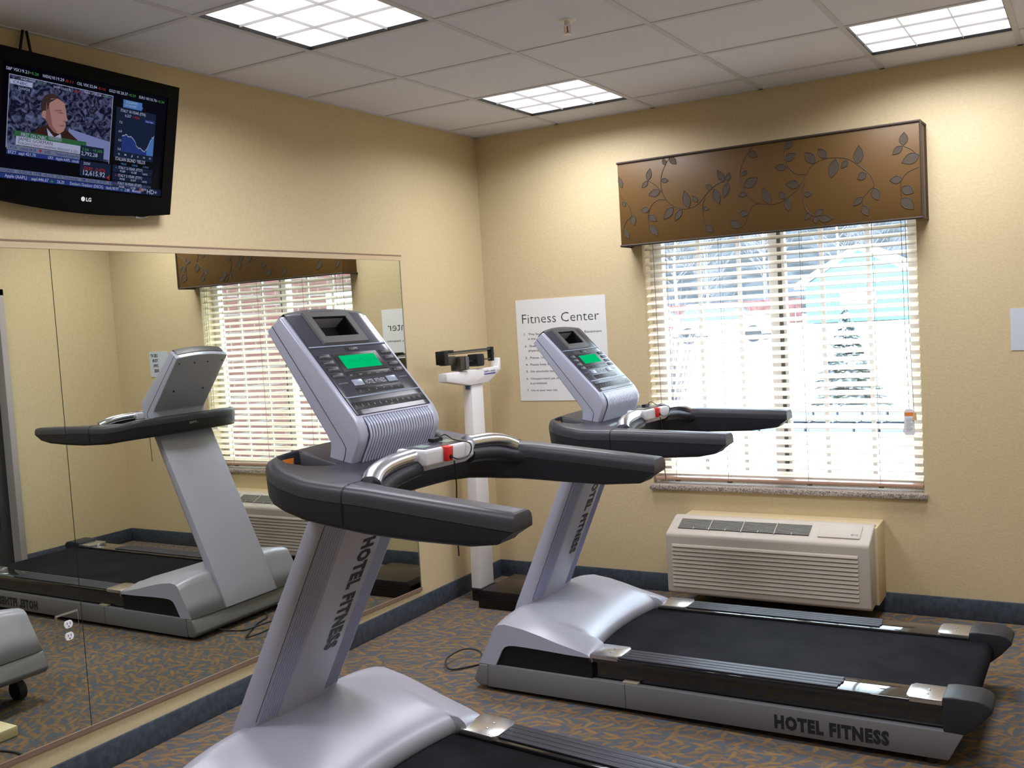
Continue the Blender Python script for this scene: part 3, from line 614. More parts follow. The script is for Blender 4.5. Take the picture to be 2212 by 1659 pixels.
for i, t_ in enumerate(('02', 'M', 'J', 'A', 'N', 'D')): TX(1, t_, .69+i*.042, .635, .018, .012)
TX(1, 'ITALIAN BOND YIELDS', .675, .69, .034, .20); 
for i, t_ in enumerate(('YIELD', 'CHNG', '% CHNG')): TX(3, t_, .71+i*.075, .725, .018, .04)
for k in range(3):
    y = .735+k*.075; R(10, .665, y, .93, y+.068, 2); TX(1, ('ITALY 2-YEAR (IT2Y)', 'ITALY 5-YEAR (IT5Y)', 'ITALY 10-YEAR (IT10Y)')[k], .70, y+.032, .026, .16); PG(11 if k == 0 else 5, [(.68, y+.03), (.69, y+.03), (.685, y+.012)], 5)
    for i, t_ in enumerate((('97.689', '0.38', '+0.01%'), ('99.00', '0.07', '-0.01%'), ('90.586', '-0.58', '-0.63%'))[k]): TX(1, t_, .71+i*.075, y+.062, .020, .035)
R(13, 0, .90, .93, .935, 2); TX(2, 'DOCKED   10,002.28, +9.98, +0.11%   SPX Technology   AM  1256.20  27.07   KBW Bank Index  (BKX) 43.54', .01, .929, .026, .88, 4)
R(2, 0, .94, 1, .985, 2); TX(1, 'Apple (AAPL)    aapl.446.67', .04, .976, .028, .24, 4); PG(11, [(.29, .975), (.31, .975), (.30, .95)], 4); TX(1, '26.20      Deckers Outdoor (DECK)   deck.90.97', .33, .976, .028, .38, 4); PG(11, [(.72, .975), (.74, .975), (.73, .95)], 4); TX(1, '2.88   Monsan', .75, .976, .028, .11, 4)
for k, c_ in enumerate((14, 5, 3, 11, 14)): PG(c_, [(.845+k*.006, .96), (.853+k*.006, .92), (.86+k*.004, .96)], 6)
R(10, .865, .92, 1, .985, 4); TX(1, 'HD+', .90, .975, .045, .07, 7)
m.build('screen', SM, tv, smooth=False)
br = thing('television_bracket', (0, -3.02, 2.60), 'black wall bracket straps holding the television from behind', 'bracket')
m = MB(); m.box((0, -3.10, 2.30), (.012, -2.72, 2.50)); m.box((.012, -3.04, 2.34), (.018, -3.01, 2.46)); m.box((.012, -2.80, 2.34), (.018, -2.77, 2.46)); rel(m, br).build('wall_plate', BLACK, br)
m = MB(); m.tube([(.02, -3.027, 2.755), (.024, -3.052, 2.66), (.017, -3.06, 2.46)], .0055, 6); m.tube([(.02, -3.013, 2.755), (.024, -3.003, 2.66), (.017, -2.99, 2.46)], .0055, 6); rel(m, br).build('strap', BLACK, br)

# ---------------------------------------------------------------- treadmill (local x = towards the user, y = across, z = up)
tmroot = thing('treadmill', (0, 0, 0), 'x', 'treadmill', 'commercial silver treadmills')
def both(fn, name, mats, parent=None, **kw):
    out = []
    for s in (-1, 1):
        m = MB(); fn(m, s); out.append(m.build(name, mats, parent or tmroot, **kw))
    return out
def mir(p, s): return [(x, s*y, z) for x, y, z in p]
# side rails
rails = both(lambda m, s: m.prism([(.068, .033), (1.944, .033), (1.996, .134), (.078, .134)], 1, s*.405, s*.437), 'side_rail', RAILG, bevel=.004)
m = MB()
for x in (.735,): m.box((x-.0008, -.4376, .034), (x+.0008, -.436, .1342))
m.build('rail_seam', BLACK, rails[0])
def tsl(m, s): text_into(m, 'HOTEL FITNESS', (1.345, -.4372, .056), (1, 0, 0), (0, 0, 1), .046, .408, .062, space=1.16)
m = MB(); tsl(m, -1); m.build('rail_lettering', INK, rails[0], smooth=False)
both(lambda m, s: m.box((.722, s*.430, .133), (.790, s*.400, .142)), 'rail_clip', mat('khaki_clip', (.30, .27, .20), .5), bevel=.002)
# front bumper
m = MB(); m.prism([(.022, .033), (-.006, .058), (.03, .134), (.078, .134), (.068, .033)], 1, -.437, .437); m.build('front_bumper', RAILG, tmroot, bevel=.010, seg=3)
# hood
m = MB()
def hood_prof(w):
    a = abs(w)
    side = [(.03, .134), (.072, .21), (.109, .280), (.120, .300), (.138, .315), (.175, .321), (.266, .309), (.344, .291), (.422, .270), (.48, .257), (.53, .246), (.565, .237), (.587, .226), (.594, .215), (.592, .205)]
    mid = [(.018, .134), (.060, .22), (.100, .300), (.112, .325), (.134, .340), (.172, .346), (.266, .341), (.344, .330), (.422, .314), (.48, .300), (.53, .287), (.565, .277), (.590, .262), (.602, .238), (.602, .205)]
    k = max(0., 1-(a/.435)**4.5)
    pr = [((1-k)*p[0]+k*q[0], (1-k)*p[1]+k*q[1]) for p, q in zip(side, mid)]
    if a < .312:
        c = .028*(a/.30)**2
        edge = [(.40, .314), (.44, .303), (.475, .290), (.505, .276), (.522, .262), (.531, .246), (.532, .205)]
        pr = pr[:8]+[(x+c, z-.004*(a/.3)**2) for x, z in edge]
    return pr
ws = [-.435, -.434, -.40, -.36, -.325, -.318, -.308, -.28, -.24, -.18, -.12, -.06, 0, .06, .12, .18, .24, .28, .308, .318, .325, .36, .40, .434, .435]
rings = []
for wv in ws: rings.append([(x, wv, z) for x, z in hood_prof(wv)])
m.loft(rings, caps=False, closed=False)
hood = m.build('motor_hood', SILVER, tmroot); hs = hood.modifiers.new('s', 'SOLIDIFY'); hs.thickness = .004; hs.offset = -1
# silver arch on each side and the black panel inside
arch_o = [(.03, .134), (.072, .21), (.109, .280), (.120, .300), (.138, .315), (.175, .321), (.266, .309), (.344, .291), (.422, .270), (.48, .257), (.53, .246), (.565, .236), (.585, .228)]
arch_i = [(.116, .134), (.136, .170), (.155, .205), (.168, .220), (.190, .229), (.22, .2315), (.266, .2315), (.344, .2295), (.422, .2265), (.48, .2240), (.53, .2235), (.565, .2230), (.583, .2225)]
def arch(m, s):
    n = len(arch_o); V = []
    for y in (s*.4352, s*.415):
        V += [(x, y, z) for x, z in arch_o]+[(x, y, z) for x, z in arch_i]
    F = []
    for k in range(n-1):
        F += [(k, k+1, n+k+1, n+k), (2*n+k, 2*n+k+1, 3*n+k+1, 3*n+k), (n+k, n+k+1, 3*n+k+1, 3*n+k), (k, k+1, 2*n+k+1, 2*n+k)]
    m.add(V, F)
both(arch, 'hood_side_arch', SILVERL)
both(lambda m, s: m.prism([(.10, .134), (.155, .215), (.2, .2325), (.485, .2265), (.585, .2265), (.585, .130)], 1, s*.424, s*.395), 'hood_side_panel', BLACK)
for s in (-1, 1): 
    m = MB(); m.cyl((.052, s*.245, .168), (.046, s*.245, .171), .007, 12); m.build('hood_screw', BLACK, hood)
# deck
both(lambda m, s: m.box((.575, s*.298, .208), (1.93, s*.433, .2315)), 'side_platform', BLACKG, bevel=.004)
both(lambda m, s: m.box((.585, s*.36, .04), (1.93, s*.40, .208)), 'deck_skirt', BLACKG)
def strips(m, s):
    for k in range(4):
        w0 = .317+k*.0272; m.box((.70, s*w0, .2315), (1.585-abs(k-1)*.004, s*(w0+.0262), .2375))
both(strips, 'grip_strip', STRIP, bevel=.0022)
def plate(a, b_, nm):
    def f(m, s):
        m.prism([(a, s*.298), (b_-.012, s*.298), (b_, s*.318), (b_+.001, s*.365), (b_, s*.412), (b_-.012, s*.436), (a, s*.436)] if a < 1 else [(b_, s*.298), (a+.012, s*.298), (a, s*.318), (a-.001, s*.365), (a, s*.412), (a+.012, s*.436), (b_, s*.436)], 2, .224, .2415)
        cx = (a+b_)/2+.006
        m.cyl((cx, s*.345, .2415), (cx, s*.345, .2435), .005, 10); m.cyl((cx, s*.388, .2415), (cx, s*.388, .2435), .005, 10)
    return both(f, nm, CHROMEP, bevel=.003)
plate(.585, .717, 'foot_plate'); plate(1.812, 1.93, 'foot_plate')
m = MB(); prof = [(.46, .205), (.46, .221), (1.985, .221)]+[(1.985+.034*math.sin(a), .187+.034*math.cos(a)) for a in [k*math.pi/8 for k in range(1, 9)]]+[(1.90, .153), (1.90, .205)]
m.prism(prof, 1, -.293, .293); m.build('running_belt', BELT, tmroot)
m = MB(); m.box((.10, -.36, .06), (1.90, .36, .152)); m.build('frame', BLACK, tmroot)
def cap(m, s):
    P = [(1.930, .133), (1.930, .253), (1.965, .258), (2.040, .257), (2.066, .250), (2.084, .234), (2.086, .220), (2.045, .172), (1.998, .130)]
    m.prism(P, 1, s*.298, s*.4385)
both(cap, 'rear_end_cap', mat('dark_grey_cap', (.020, .022, .028), .45, spec=.3, bump=(600, .1)), bevel=.006, seg=3)
m = MB(); m.cyl((1.985, -.30, .187), (1.985, .30, .187), .032, 20); m.build('rear_roller', BLACK, tmroot)
m = MB(); m.box((1.90, -.40, .05), (1.955, .40, .10)); m.build('rear_crossbar', mat('blue_grey_bar', (.10, .12, .16), .3), tmroot, bevel=.006)

# upright
m = MB()
def up_sec(z):
    f_ = .011+(z-.136)*.42 if z < .348 else .1+(z-.348)*.475
    bk = .172+(z-.345)*.452
    d = bk-f_
    return [(f_, -.199), (f_+d*.55, -.2015), (f_+d*.80, -.196), (bk-.004, -.187), (bk-.001, -.184), (bk+.006, -.099), (bk+.011, -.094), (bk+.011, .100), (bk+.006, .105), (bk, .184), (bk-.004, .187), (f_+d*.80, .196), (f_+d*.55, .2015), (f_, .199)]
m.loft([[(u_, w_, z) for u_, w_ in up_sec(z)] for z in (.136, .24, .348, .6, .8, 1.0, 1.145)])
upo = m.build('upright', mat('upright_flash_lit_silver', (.40, .405, .51), .36, .10, bump=(900, .06)), tmroot, bevel=.003)  # silver made bluer and brighter to stand in for camera flash
m = MB()
for s in (0, 1):
    for k in range(8):
        w_ = (-.180+k*.0107) if s == 0 else (.108+k*.0095)
        def pt_(z): 
            bk = .172+(z-.345)*.452; t = (abs(w_)-.10)/.085; return (bk+.0065*(1-max(0, min(1, t)))+.0002, w_, z)
        a, b_ = Vector(pt_(.36)), Vector(pt_(1.13))
        m.tube([a, b_], .0022, 5, sy=1, caps=False)
m.build('ribbed_stripe', mat('blue_silver_ribs', (.36, .39, .57), .3, .2), upo)
m = MB()
bkp = lambda z: Vector((.172+(z-.345)*.452+.0112, 0, z))
o_ = bkp(.905)+Vector((0, .018, 0)); dn = (bkp(.5)-bkp(.9)).normalized()
text_into(m, 'HOTEL FITNESS', o_, dn, (0, 1, 0), .053, .412, .062, .0006, space=1.16); m.build('upright_lettering', INK, upo, smooth=False)
m = MB()
m.tube([(.172+(z-.345)*.452-.0035, -.1868, z) for z in (.36, .7, 1.13)], .0011, 4)
m.build('side_seam', BLACK, upo)

# handlebar: body, cover, grips
out_h = [(1.217, .446), (1.10, .447), (.95, .447), (.80, .446), (.68, .443), (.60, .438), (.52, .424), (.47, .405), (.42, .368), (.39, .31), (.372, .22), (.36, .11), (.355, 0)]
inn_h = [(.628, 0), (.630, .10), (.635, .20), (.66, .262), (.70, .296), (.738, .318), (.772, .345), (.82, .358), (.92, .362), (1.05, .362), (1.217, .360)]
poly = [(u_, -w_) for u_, w_ in out_h]+[(u_, w_) for u_, w_ in out_h[-2::-1]]+[(u_, w_) for u_, w_ in inn_h[::-1]]+[(u_, -w_) for u_, w_ in inn_h[1:]]
def inset(P, d):
    n = len(P); A = sum(P[i][0]*P[(i+1) % n][1]-P[(i+1) % n][0]*P[i][1] for i in range(n)); sg = 1 if A > 0 else -1; o = []
    for i in range(n):
        a, b_, c = Vector(P[i-1]), Vector(P[i]), Vector(P[(i+1) % n])
        e1 = (b_-a).normalized(); e2 = (c-b_).normalized(); n1 = Vector((-e1.y, e1.x))*sg; n2 = Vector((-e2.y, e2.x))*sg
        nn = (n1+n2); nn.normalize(); k = d/max(.5, nn.dot(n1)); o.append((b_.x+nn.x*k, b_.y+nn.y*k))
    return o
def interp(T_, u_):
    if u_ <= T_[0][0]: return T_[0][1]
    for (a, za), (b_, zb_) in zip(T_, T_[1:]):
        if u_ <= b_: t = (u_-a)/(b_-a); return za+(zb_-za)*t
    return T_[-1][1]
def ztop(u_): return interp([(.35, 1.205), (.42, 1.200), (.50, 1.184), (.58, 1.172), (.66, 1.169), (.73, 1.173), (1.217, 1.157)], u_)
def zbot(u_):
    T_ = [(.35, 1.098), (.45, 1.090), (.60, 1.070), (.80, 1.060), (1.0, 1.062), (1.10, 1.068), (1.217, 1.080)]
    for (a, za), (b_, zb_) in zip(T_, T_[1:]):
        if u_ <= b_: return za+(zb_-za)*max(0, (u_-a))/(b_-a)
    return 1.08
def hring(d, fz, du=0):
    return [((P0[0]-du if P0[0] > 1.2 else u_), w_, fz(P0[0])) for (u_, w_), P0 in zip(inset(poly, d), poly)]
body = MB(); body.loft([hring(.016, lambda u_: zbot(u_), .050), hring(.009, lambda u_: zbot(u_)+.005, .040), hring(.006, lambda u_: zbot(u_)+.014, .032), hring(.0012, lambda u_: ztop(u_)-.041, .001)])
cover = MB(); cover.loft([hring(.002, lambda u_: ztop(u_)-.0415, .001), hring(.0, lambda u_: ztop(u_)-.0395), hring(.0005, lambda u_: ztop(u_)-.024, 0), hring(.003, lambda u_: ztop(u_)-.013, .001), hring(.009, lambda u_: ztop(u_)-.005, .003), hring(.017, lambda u_: ztop(u_)-.0015, .007), hring(.027, lambda u_: ztop(u_), .013)])
bmc = bmesh.new(); me_ = bpy.data.meshes.new('x'); me_.from_pydata(cover.v, [], cover.f); bmc.from_mesh(me_); bmc.faces.ensure_lookup_table()
topf = bmc.faces[len(bmc.faces)-1]; tri_ = bmesh.ops.triangulate(bmc, faces=[topf])['faces']
inner = set(e for f in tri_ for e in f.edges if all(g in tri_ for g in e.link_faces))
for _ in range(4):
    long_ = [e for e in inner if e.is_valid and e.calc_length() > .035]
    if not long_: break
    res_ = bmesh.ops.subdivide_edges(bmc, edges=long_, cuts=1)
    nf = [f for f in bmc.faces if len(f.verts) > 3 and all(abs(v.co.z-ztop(v.co.x)) < .02 for v in f.verts) and f.calc_center_median().z > 1.14 and any(v in res_['geom_inner'] for v in f.verts)]
    nv = [v for v in res_['geom_inner'] if isinstance(v, bmesh.types.BMVert)]
    for v in nv: v.co.z = ztop(v.co.x)
    bmesh.ops.triangulate(bmc, faces=nf)
    vs_ = set(nv); inner = set(e for v in nv for e in v.link_edges)
cover.v = [tuple(v.co) for v in bmc.verts]; bmc.verts.index_update(); cover.f = [[v.index for v in f.verts] for f in bmc.faces]; cover.mi = [0]*len(cover.f); bmc.free()
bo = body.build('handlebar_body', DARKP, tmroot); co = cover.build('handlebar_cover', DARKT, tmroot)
cupP = [(.408, .225), (.404, .275), (.413, .318), (.435, .338), (.465, .338), (.510, .310), (.540, .262), (.548, .235), (.542, .222)]
def cutter(dd, z0, z1):
    m = MB()
    for s in (-1, 1):
        P = inset([(u_, s*w_) for u_, w_ in cupP], dd); m.prism(P, 2, z0, z1)
    o = m.build('cut', DARKP); return o
def boolean(o, c):
    md = o.modifiers.new('b', 'BOOLEAN'); md.object = c; md.operation = 'DIFFERENCE'; md.solver = 'EXACT'
    bpy.context.view_layer.update(); dg = bpy.context.evaluated_depsgraph_get()
    me = bpy.data.meshes.new_from_object(o.evaluated_get(dg)); o.modifiers.clear(); o.data = me
ct = cutter(0, 1.112, 1.3); boolean(bo, ct); boolean(co, ct); bpy.data.objects.remove(ct)
def cup(m, s):
    P = [(u_, s*w_) for u_, w_ in cupP]; n = len(P)
    r0 = inset(P, -.001); r1 = inset(P, .003); r2 = inset(P, .012)
    rings = [[(u_, w_, ztop(u_)-.001) for u_, w_ in r0], [(u_, w_, ztop(u_)-.006) for u_, w_ in r1], [(u_, w_, 1.122) for u_, w_ in r2], [(u_, w_, 1.116) for u_, w_ in inset(P, .020)]]
    m.loft(rings, caps=False); m.add(rings[-1], [tuple(range(n))])
cups = both(cup, 'cup_holder', DARKP)
for s, c_ in zip((-1, 1), cups):
    m = MB(); m.cur = 1; m.add(mir([(.4215, .262, 1.165), (.4215, .305, 1.165), (.4215, .305, 1.190), (.4215, .262, 1.190)], s), [(0, 1, 2, 3)]); m.cur = 0; m.add(mir([(.4215, .262, 1.128), (.4215, .305, 1.128), (.4215, .305, 1.165), (.4215, .262, 1.165)], s), [(0, 1, 2, 3)])
    if s == -1: lb = m.build('warning_label', [WHITEP, ORANGE], c_, smooth=False); lb['label'] = 'orange and white warning label'
def seam(m, s):
    u_ = .738; zt = ztop(u_)
    m.tube(mir([(u_, .330, zt-.004), (u_, .345, zt+.0002), (u_, .420, zt+.0002), (u_, .4365, zt-.005), (u_, .4435, zt-.013), (u_, .4455, zt-.024), (u_, .4455, zt-.040), (u_, .4400, zbot(u_)+.016)], s), .0011, 4)
both(seam, 'cover_seam', BLACK)
m = MB(); text_into(m, 'HOTEL FITNESS', (.3655, .06, 1.145), Vector((-.09, -1, 0)).normalized(), (0, 0, 1), .012, .12, .02, .003); m.build('front_lettering', mat('grey_letter', (.3, .3, .32), .4), bo, smooth=False)
# pulse grips and crossbar
def grip(m, s):
    P = bez([(.756, .352, 1.166), (.742, .318, 1.181), (.733, .270, 1.191), (.728, .215, 1.196), (.724, .14, 1.198)], 5); m.tube(mir(P, s), .0265, 16, sy=.82)
both(grip, 'pulse_grip', CHROME)
def gripu(m, s):
    P = bez([(.772, .360, 1.130), (.757, .318, 1.140), (.747, .270, 1.152), (.740, .215, 1.160), (.734, .13, 1.166)], 5); m.tube(mir(P, s), .0240, 14, sy=.95)
both(gripu, 'grip_underside', DARKP)
m = MB(); pp = [(.680, -.148), (.768, -.130), (.781, .085), (.694, .112)]
m.loft([[(u_, w_, z) for u_, w_ in inset(pp, d)] for d, z in ((.018, 1.158), (.004, 1.172), (0, 1.176), (0, 1.211), (.004, 1.217))])
pod = m.build('control_pod', PODM, tmroot, bevel=.004, seg=3)
m = MB(); m.prism(inset(pp, .013), 2, 1.2165, 1.2182); m.build('pod_face', PANEL, pod)
for s0_ in (-.105, .012):
    m = MB(); m.box((.704, s0_, 1.218), (.738, s0_+.043, 1.2188)); m.build('pod_display', LCDG, pod)
m = MB(); m.box((.762, -.056, 1.178), (.7860, -.026, 1.2190)); m.build('stop_button', RED, pod, bevel=.004)
m = MB(); m.cyl((.785, -.041, 1.190), (.788, -.041, 1.190), .006, 12); m.build('key_slot', BLACK, pod)
m = MB(); m.tube(bez([(.70, .02, 1.222), (.715, .035, 1.236), (.74, .045, 1.222), (.79, .05, 1.215), (.792, .045, 1.185), (.792, -.005, 1.178), (.788, -.041, 1.190)], 6), .0018, 6); m.tube(bez([(.77, .0, 1.175), (.775, .003, 1.10), (.772, .006, 1.00), (.775, .012, .90)], 6), .0018, 6)
m.box((.69, -.01, 1.218), (.708, .035, 1.228))
m.build('safety_cord', BLACK, pod)

# console housing
cp = [(.316, 1.569), (.265, 1.527), (.378, 1.376), (.41, 1.333), (.474, 1.250), (.490, 1.226), (.486, 1.19), (.47, 1.13), (.545, 1.13), (.588, 1.228), (.594, 1.252), (.588, 1.275), (.573, 1.300)]
m = MB()
def crown(w): return .020*(1-(w/.19)**2)
rings = []
for wv in (-.190, -.15, -.10, -.05, 0, .05, .10, .15, .190):
    k = crown(wv); rings.append([(u_-k*.688*(1 if i in (0, 1) else 0), wv, z+k*.7256*(1 if i in (0, 1) else 0)) for i, (u_, z) in enumerate(cp)])
m.loft(rings); con = m.build('console_housing', SILVERL, tmroot, bevel=.006, seg=3)
for s in (-1, 1): m = MB(); m.tube([(x, s*.1905, z) for x, z in [(.286, 1.543), (.43, 1.365), (.535, 1.232), (.545, 1.215), (.540, 1.19), (.515, 1.135)]], .0011, 4); m.build('housing_seam', BLACK, con)
PO = Vector((.573, 0, 1.300)); pv = Vector((-.688, 0, .7256)); pn = Vector((.7256, 0, .688)); pw = Vector((0, 1, 0)); PL = .3735
def pbox(m, s0, s1, t0, t1, n0, n1): m.obox(PO, pw, pv, pn, (s0, t0, n0), (s1, t1, n1))
m = MB()
xs_ = [-.172+.344*k/12 for k in range(13)]
lo = [PO+pw*x+pv*.004+pn*.0035 for x in xs_]; hi = [PO+pw*x+pv*(PL-.006+crown(x)*.98)+pn*.0035 for x in xs_]
loop = lo+hi[::-1]; m.loft([[p-pn*.006 for p in loop], loop]); fc = m.build('console_face', PANEL, tmroot, bevel=.0015)
m = MB()
# top cap wraps over the crown
cap_ = []
for x in xs_:
    k = crown(x); a = Vector((.316-k*.688, x, 1.569+k*.7256)); b_ = Vector((.265-k*.688, x, 1.527+k*.7256)); cap_.append([a+pn*.004-pv*.01, a+pv*.004+pn*.003, (a*2+b_)/3+pv*.006, (a+b_*1.4)/2.4+pv*.004])
m.loft(cap_, caps=False, closed=False); m.build('console_top_cap', FRAME, con)
# book rest
m = MB(); 
m.loft([[PO+pw*a+pv*b_+pn*.003 for a, b_ in ((-.104, .256), (.104, .256), (.104, .381), (-.104, .381))], [PO+pw*a+pv*b_+pn*.0085 for a, b_ in ((-.100, .260), (.100, .260), (.100, .379), (-.100, .379))]])
rest = m.build('book_rest_frame', FRAME, fc)
def carve(o, c):
    boolean(o, c)
m = MB(); pbox(m, -.075, .075, .284, .360, -.045, .03); ct = m.build('cut', BLACK, smooth=False)
bpy.context.view_layer.update()
for o_ in (con, fc, rest):
    mats_ = list(o_.data.materials); boolean(o_, ct); o_.data.polygons.foreach_set('use_smooth', [True]*len(o_.data.polygons)); o_.data.set_sharp_from_angle(angle=math.radians(38))
bpy.data.objects.remove(ct)
m = MB()
a_ = [PO+pw*a+pv*b_+pn*.0045 for a, b_ in ((-.0749, .2841), (.0749, .2841), (.0749, .3599), (-.0749, .3599))]; b2 = [p-pn*.048+pv*.002 for p in a_]
m.loft([a_, b2], caps=False); m.add(b2, [(0, 1, 2, 3)]); m.build('book_rest_pocket', BLACK, fc, smooth=False)
if 0: hA = [(-.075, .284), (.075, .284), (.075, .360), (-.075, .360)]; hB = [(-.062, .300), (.062, .300), (.062, .352), (-.062, .352)]
if 0: r0 = [PO+pw*a+pv*b_+pn*.0068 for a, b_ in hA]; r1 = [PO+pw*a+pv*b_-pn*.000+pn*.0040 for a, b_ in hB]
for t0_ in (.247, .062):
    m = MB(); pbox(m, -.172, .172, t0_, t0_+.004, .003, .0050); m.build('trim_bar', GREYBTN, fc)
m = MB(); pbox(m, -.102, .100, .152, .222, .003, .0046); pbox(m, -.108, .110, .120, .1505, .003, .0042) if False else None
pbox(m, -.100, .100, .131, .149, .003, .0044)
for k in range(4):
    t_ = .205-k*.0235
    pbox(m, -.165, -.113, t_, t_+.016, .003, .0046); pbox(m, .113, .165, t_, t_+.016, .003, .0046)
pbox(m, -.105, .105, .072, .094, .003, .0046); pbox(m, -.166, .166, .020, .046, .003, .0046); pbox(m, -.028, .028, .228, .241, .003, .0046)
m.build('keypad', BLACK, fc, bevel=.001)
m = MB(); pbox(m, -.080, .080, .163, .211, .0046, .0052); lcd = m.build('display', GREEN, fc, smooth=False); lcd['label'] = 'lit green display'
m = MB(); random.seed(2); hts = [.018+.012*random.random() for _ in range(30)]
for k in range(29): pbox(m, -.075+k*.0052, -.071+k*.0052, .163+hts[k], .165+hts[k], .0052, .0054)
m.build('display_graph', GREEND, lcd)
for s0_ in (-.100, .056):
    m = MB(); pbox(m, s0_, s0_+.044, .100, .122, .003, .0065); m.build('speed_button', GREYBTN, fc, bevel=.003)
m = MB()
def pt_text(s, x, t_, hgt, wd, off=.01, n_=.0049):
    m = MB(); text_into(m, s, PO+pw*x+pv*t_+pn*n_, pw, pv, hgt, wd, off, 0); m.build('key_legend', PRINT, fc, smooth=False)
pt_text('HOTEL FITNESS', -.047, .103, .015, .094, .03); 
for k in range(4):
    t_ = .211-k*.0235; pt_text(('HEART RATE', 'INTERVALS', 'FAT BURN', 'MANUAL')[k], -.158, t_, .0035, .038); pt_text(('CALORIES', 'TIME', 'DISTANCE', 'PULSE')[k], .120, t_, .0035, .038)
for k, s in enumerate(('1', '3', '6', '9', '12', '15')): pt_text(s, -.092+k*.035, .079, .007, None)
for k in range(12): pt_text(str(k+1), -.155+k*.0265, .029, .008, None)
pt_text('% INCLINE', -.015, .088, .0035, .03); pt_text('MPH', -.006, .0225, .0035, .012); pt_text('COOL DOWN', -.16, .112, .004, .04); pt_text('WARM UP', .115, .112, .004, .04)
for k in range(5): pt_text(('SET', 'TIME', 'GO', 'FAN', 'OFF')[k], -.09+k*.04, .137, .004, .014)
pt_text('7 x 6', -.012, .231, .006, .024)
# speaker ribs, following the nose of the console
m = MB()
for k in range(25):
    x = -.148+.300*k/24
    P = bez([(.572, x, 1.296), (.588, x, 1.277), (.5955, x, 1.252), (.5895, x, 1.228), (.570, x, 1.184), (.549, x, 1.138)], 4)
    m.tube([Vector((p.x+.0035, p.y, p.z)) for p in P], .0034, 6, caps=True)
m.build('speaker_ribs', mat('rib_plastic', (.60, .64, .80), .28, .2), con)
m = MB(); m.prism([(.574, 1.299), (.5895, 1.275), (.5955, 1.252), (.5895, 1.227), (.5475, 1.132), (.54, 1.132), (.56, 1.25)], 1, -.153, .157); m.build('speaker_backing', mat('rib_gap', (.07, .08, .13), .5), con)
m = MB()
for x, z in ((.278, 1.5), (.30, 1.47)): pass
for a in (-.16, -.05, .05, .16): m = MB(); m.cyl((.285, a, 1.497), (.282, a, 1.495), .004, 8); m.build('housing_screw', BLACK, con)
for a in (-.11, .11): m = MB(); m.cyl((.405, a, 1.338), (.402, a, 1.336), .005, 8); m.build('housing_screw', BLACK, con)

# local frame -> floor
def placeM(x, y, yw, p, z, s, r):
    return (Matrix.Translation((x, y, z)) @ Matrix.Rotation(yw, 4, 'Z') @ Matrix.Rotation(-r, 4, 'X') @ Matrix.Translation((2, 0, 0)) @ Matrix.Rotation(p, 4, 'Y') @ Matrix.Scale(1+s, 4) @ Matrix.Translation((-2, 0, 0)))
def dup(root):
    r = root.copy(); C.objects.link(r)
    for ch in list(root.children):
        c = ch.copy(); C.objects.link(c); c.parent = r; c.matrix_parent_inverse = ch.matrix_parent_inverse.copy()
        for g in ch.children:
            d = g.copy(); C.objects.link(d); d.parent = c
    return r
bpy.context.view_layer.update()
tmA = tmroot; tmB = dup(tmroot)
tmA['label'] = 'nearer silver treadmill in the foreground with raised front, cut by the bottom edge'
tmB['label'] = 'farther silver treadmill by the window, whole belt and side rail in view'
MA = placeM(.910, -3.009, .004, .060, -.018, .013, .005); MBm = placeM(.897, -1.27, -.014, -.007, 0, 0, 0)
tmA.matrix_world = MA; tmB.matrix_world = MBm
# feet and lift wheels reach down to the carpet
for root, M in ((tmA, MA), (tmB, MBm)):
    Mi = M.inverted()
    for u_ in (.17, 1.88):
        for s in (-1, 1):
            top = M @ Vector((u_, s*.385, .07))
            m = MB(); 
            if root is tmA and u_ < 1:
                m.cyl((top.x, top.y-.018, .045), (top.x, top.y+.018, .045), .045, 20); m.box((top.x-.012, top.y-.012, .04), (top.x+.012, top.y+.012, top.z))
            else: m.cyl((top.x, top.y, 0), (top.x, top.y, .02), .024, 16); m.cyl((top.x, top.y, .018), (top.x, top.y, top.z), .012, 10)
            m.v = [tuple(Mi @ Vector(v)) for v in m.v]
            m.build('lift_wheel' if (root is tmA and u_ < 1) else 'foot', RUB, root)

# power cords and the block on the floor
def cord(name, P, label, r=.0045):
    m = MB(); m.tube(bez(P, 6), r, 7); return tag(m.build(name, RUB), label, 'cord')
cordB = cord('power_cord', [(.885, -1.20, .02), (.84, -1.24, .006), (.80, -1.36, .006), (.72, -1.50, .006), (.66, -1.57, .012), (.60, -1.50, .03), (.62, -1.38, .04), (.70, -1.36, .03), (.78, -1.46, .006), (.86, -1.50, .006), (.90, -1.55, .025)], 'black power cord looping out from the front')
cordA = cord('power_cord', [(.93, -3.0, .09), (.84, -3.02, .05), (.70, -3.05, .006), (.5, -3.0, .006), (.3, -3.05, .008), (.1, -3.20, .006), (.05, -3.6, .006)], 'black power cord along the floor below the mirror')
for o_, M in ((cordA, MA), (cordB, MBm)):
    rt = tmA if o_ is cordA else tmB; o_.parent = rt; o_.data.transform(M.inverted())
    for k_ in ('category', 'label'): del o_[k_]
pl = thing('power_plug', (.84, -1.11, 0), 'small white plug with orange band on the carpet before the farther treadmill', 'plug')
m = MB(); m.box((.825, -1.13, .0), (.86, -1.10, .055)); rel(m, pl).build('plug_body', WHITEP, pl, bevel=.006)
m = MB(); m.box((.823, -1.132, .018), (.8605, -1.098, .028)); rel(m, pl).build('plug_band', ORANGE, pl)
m = MB(); m.box((.66, -3.02, 0), (.90, -2.88, .045)); tag(m.build('floor_block', CASTM, bevel=.006), 'pale yellow block on the carpet seen in the mirror under the nearer treadmill', 'block')

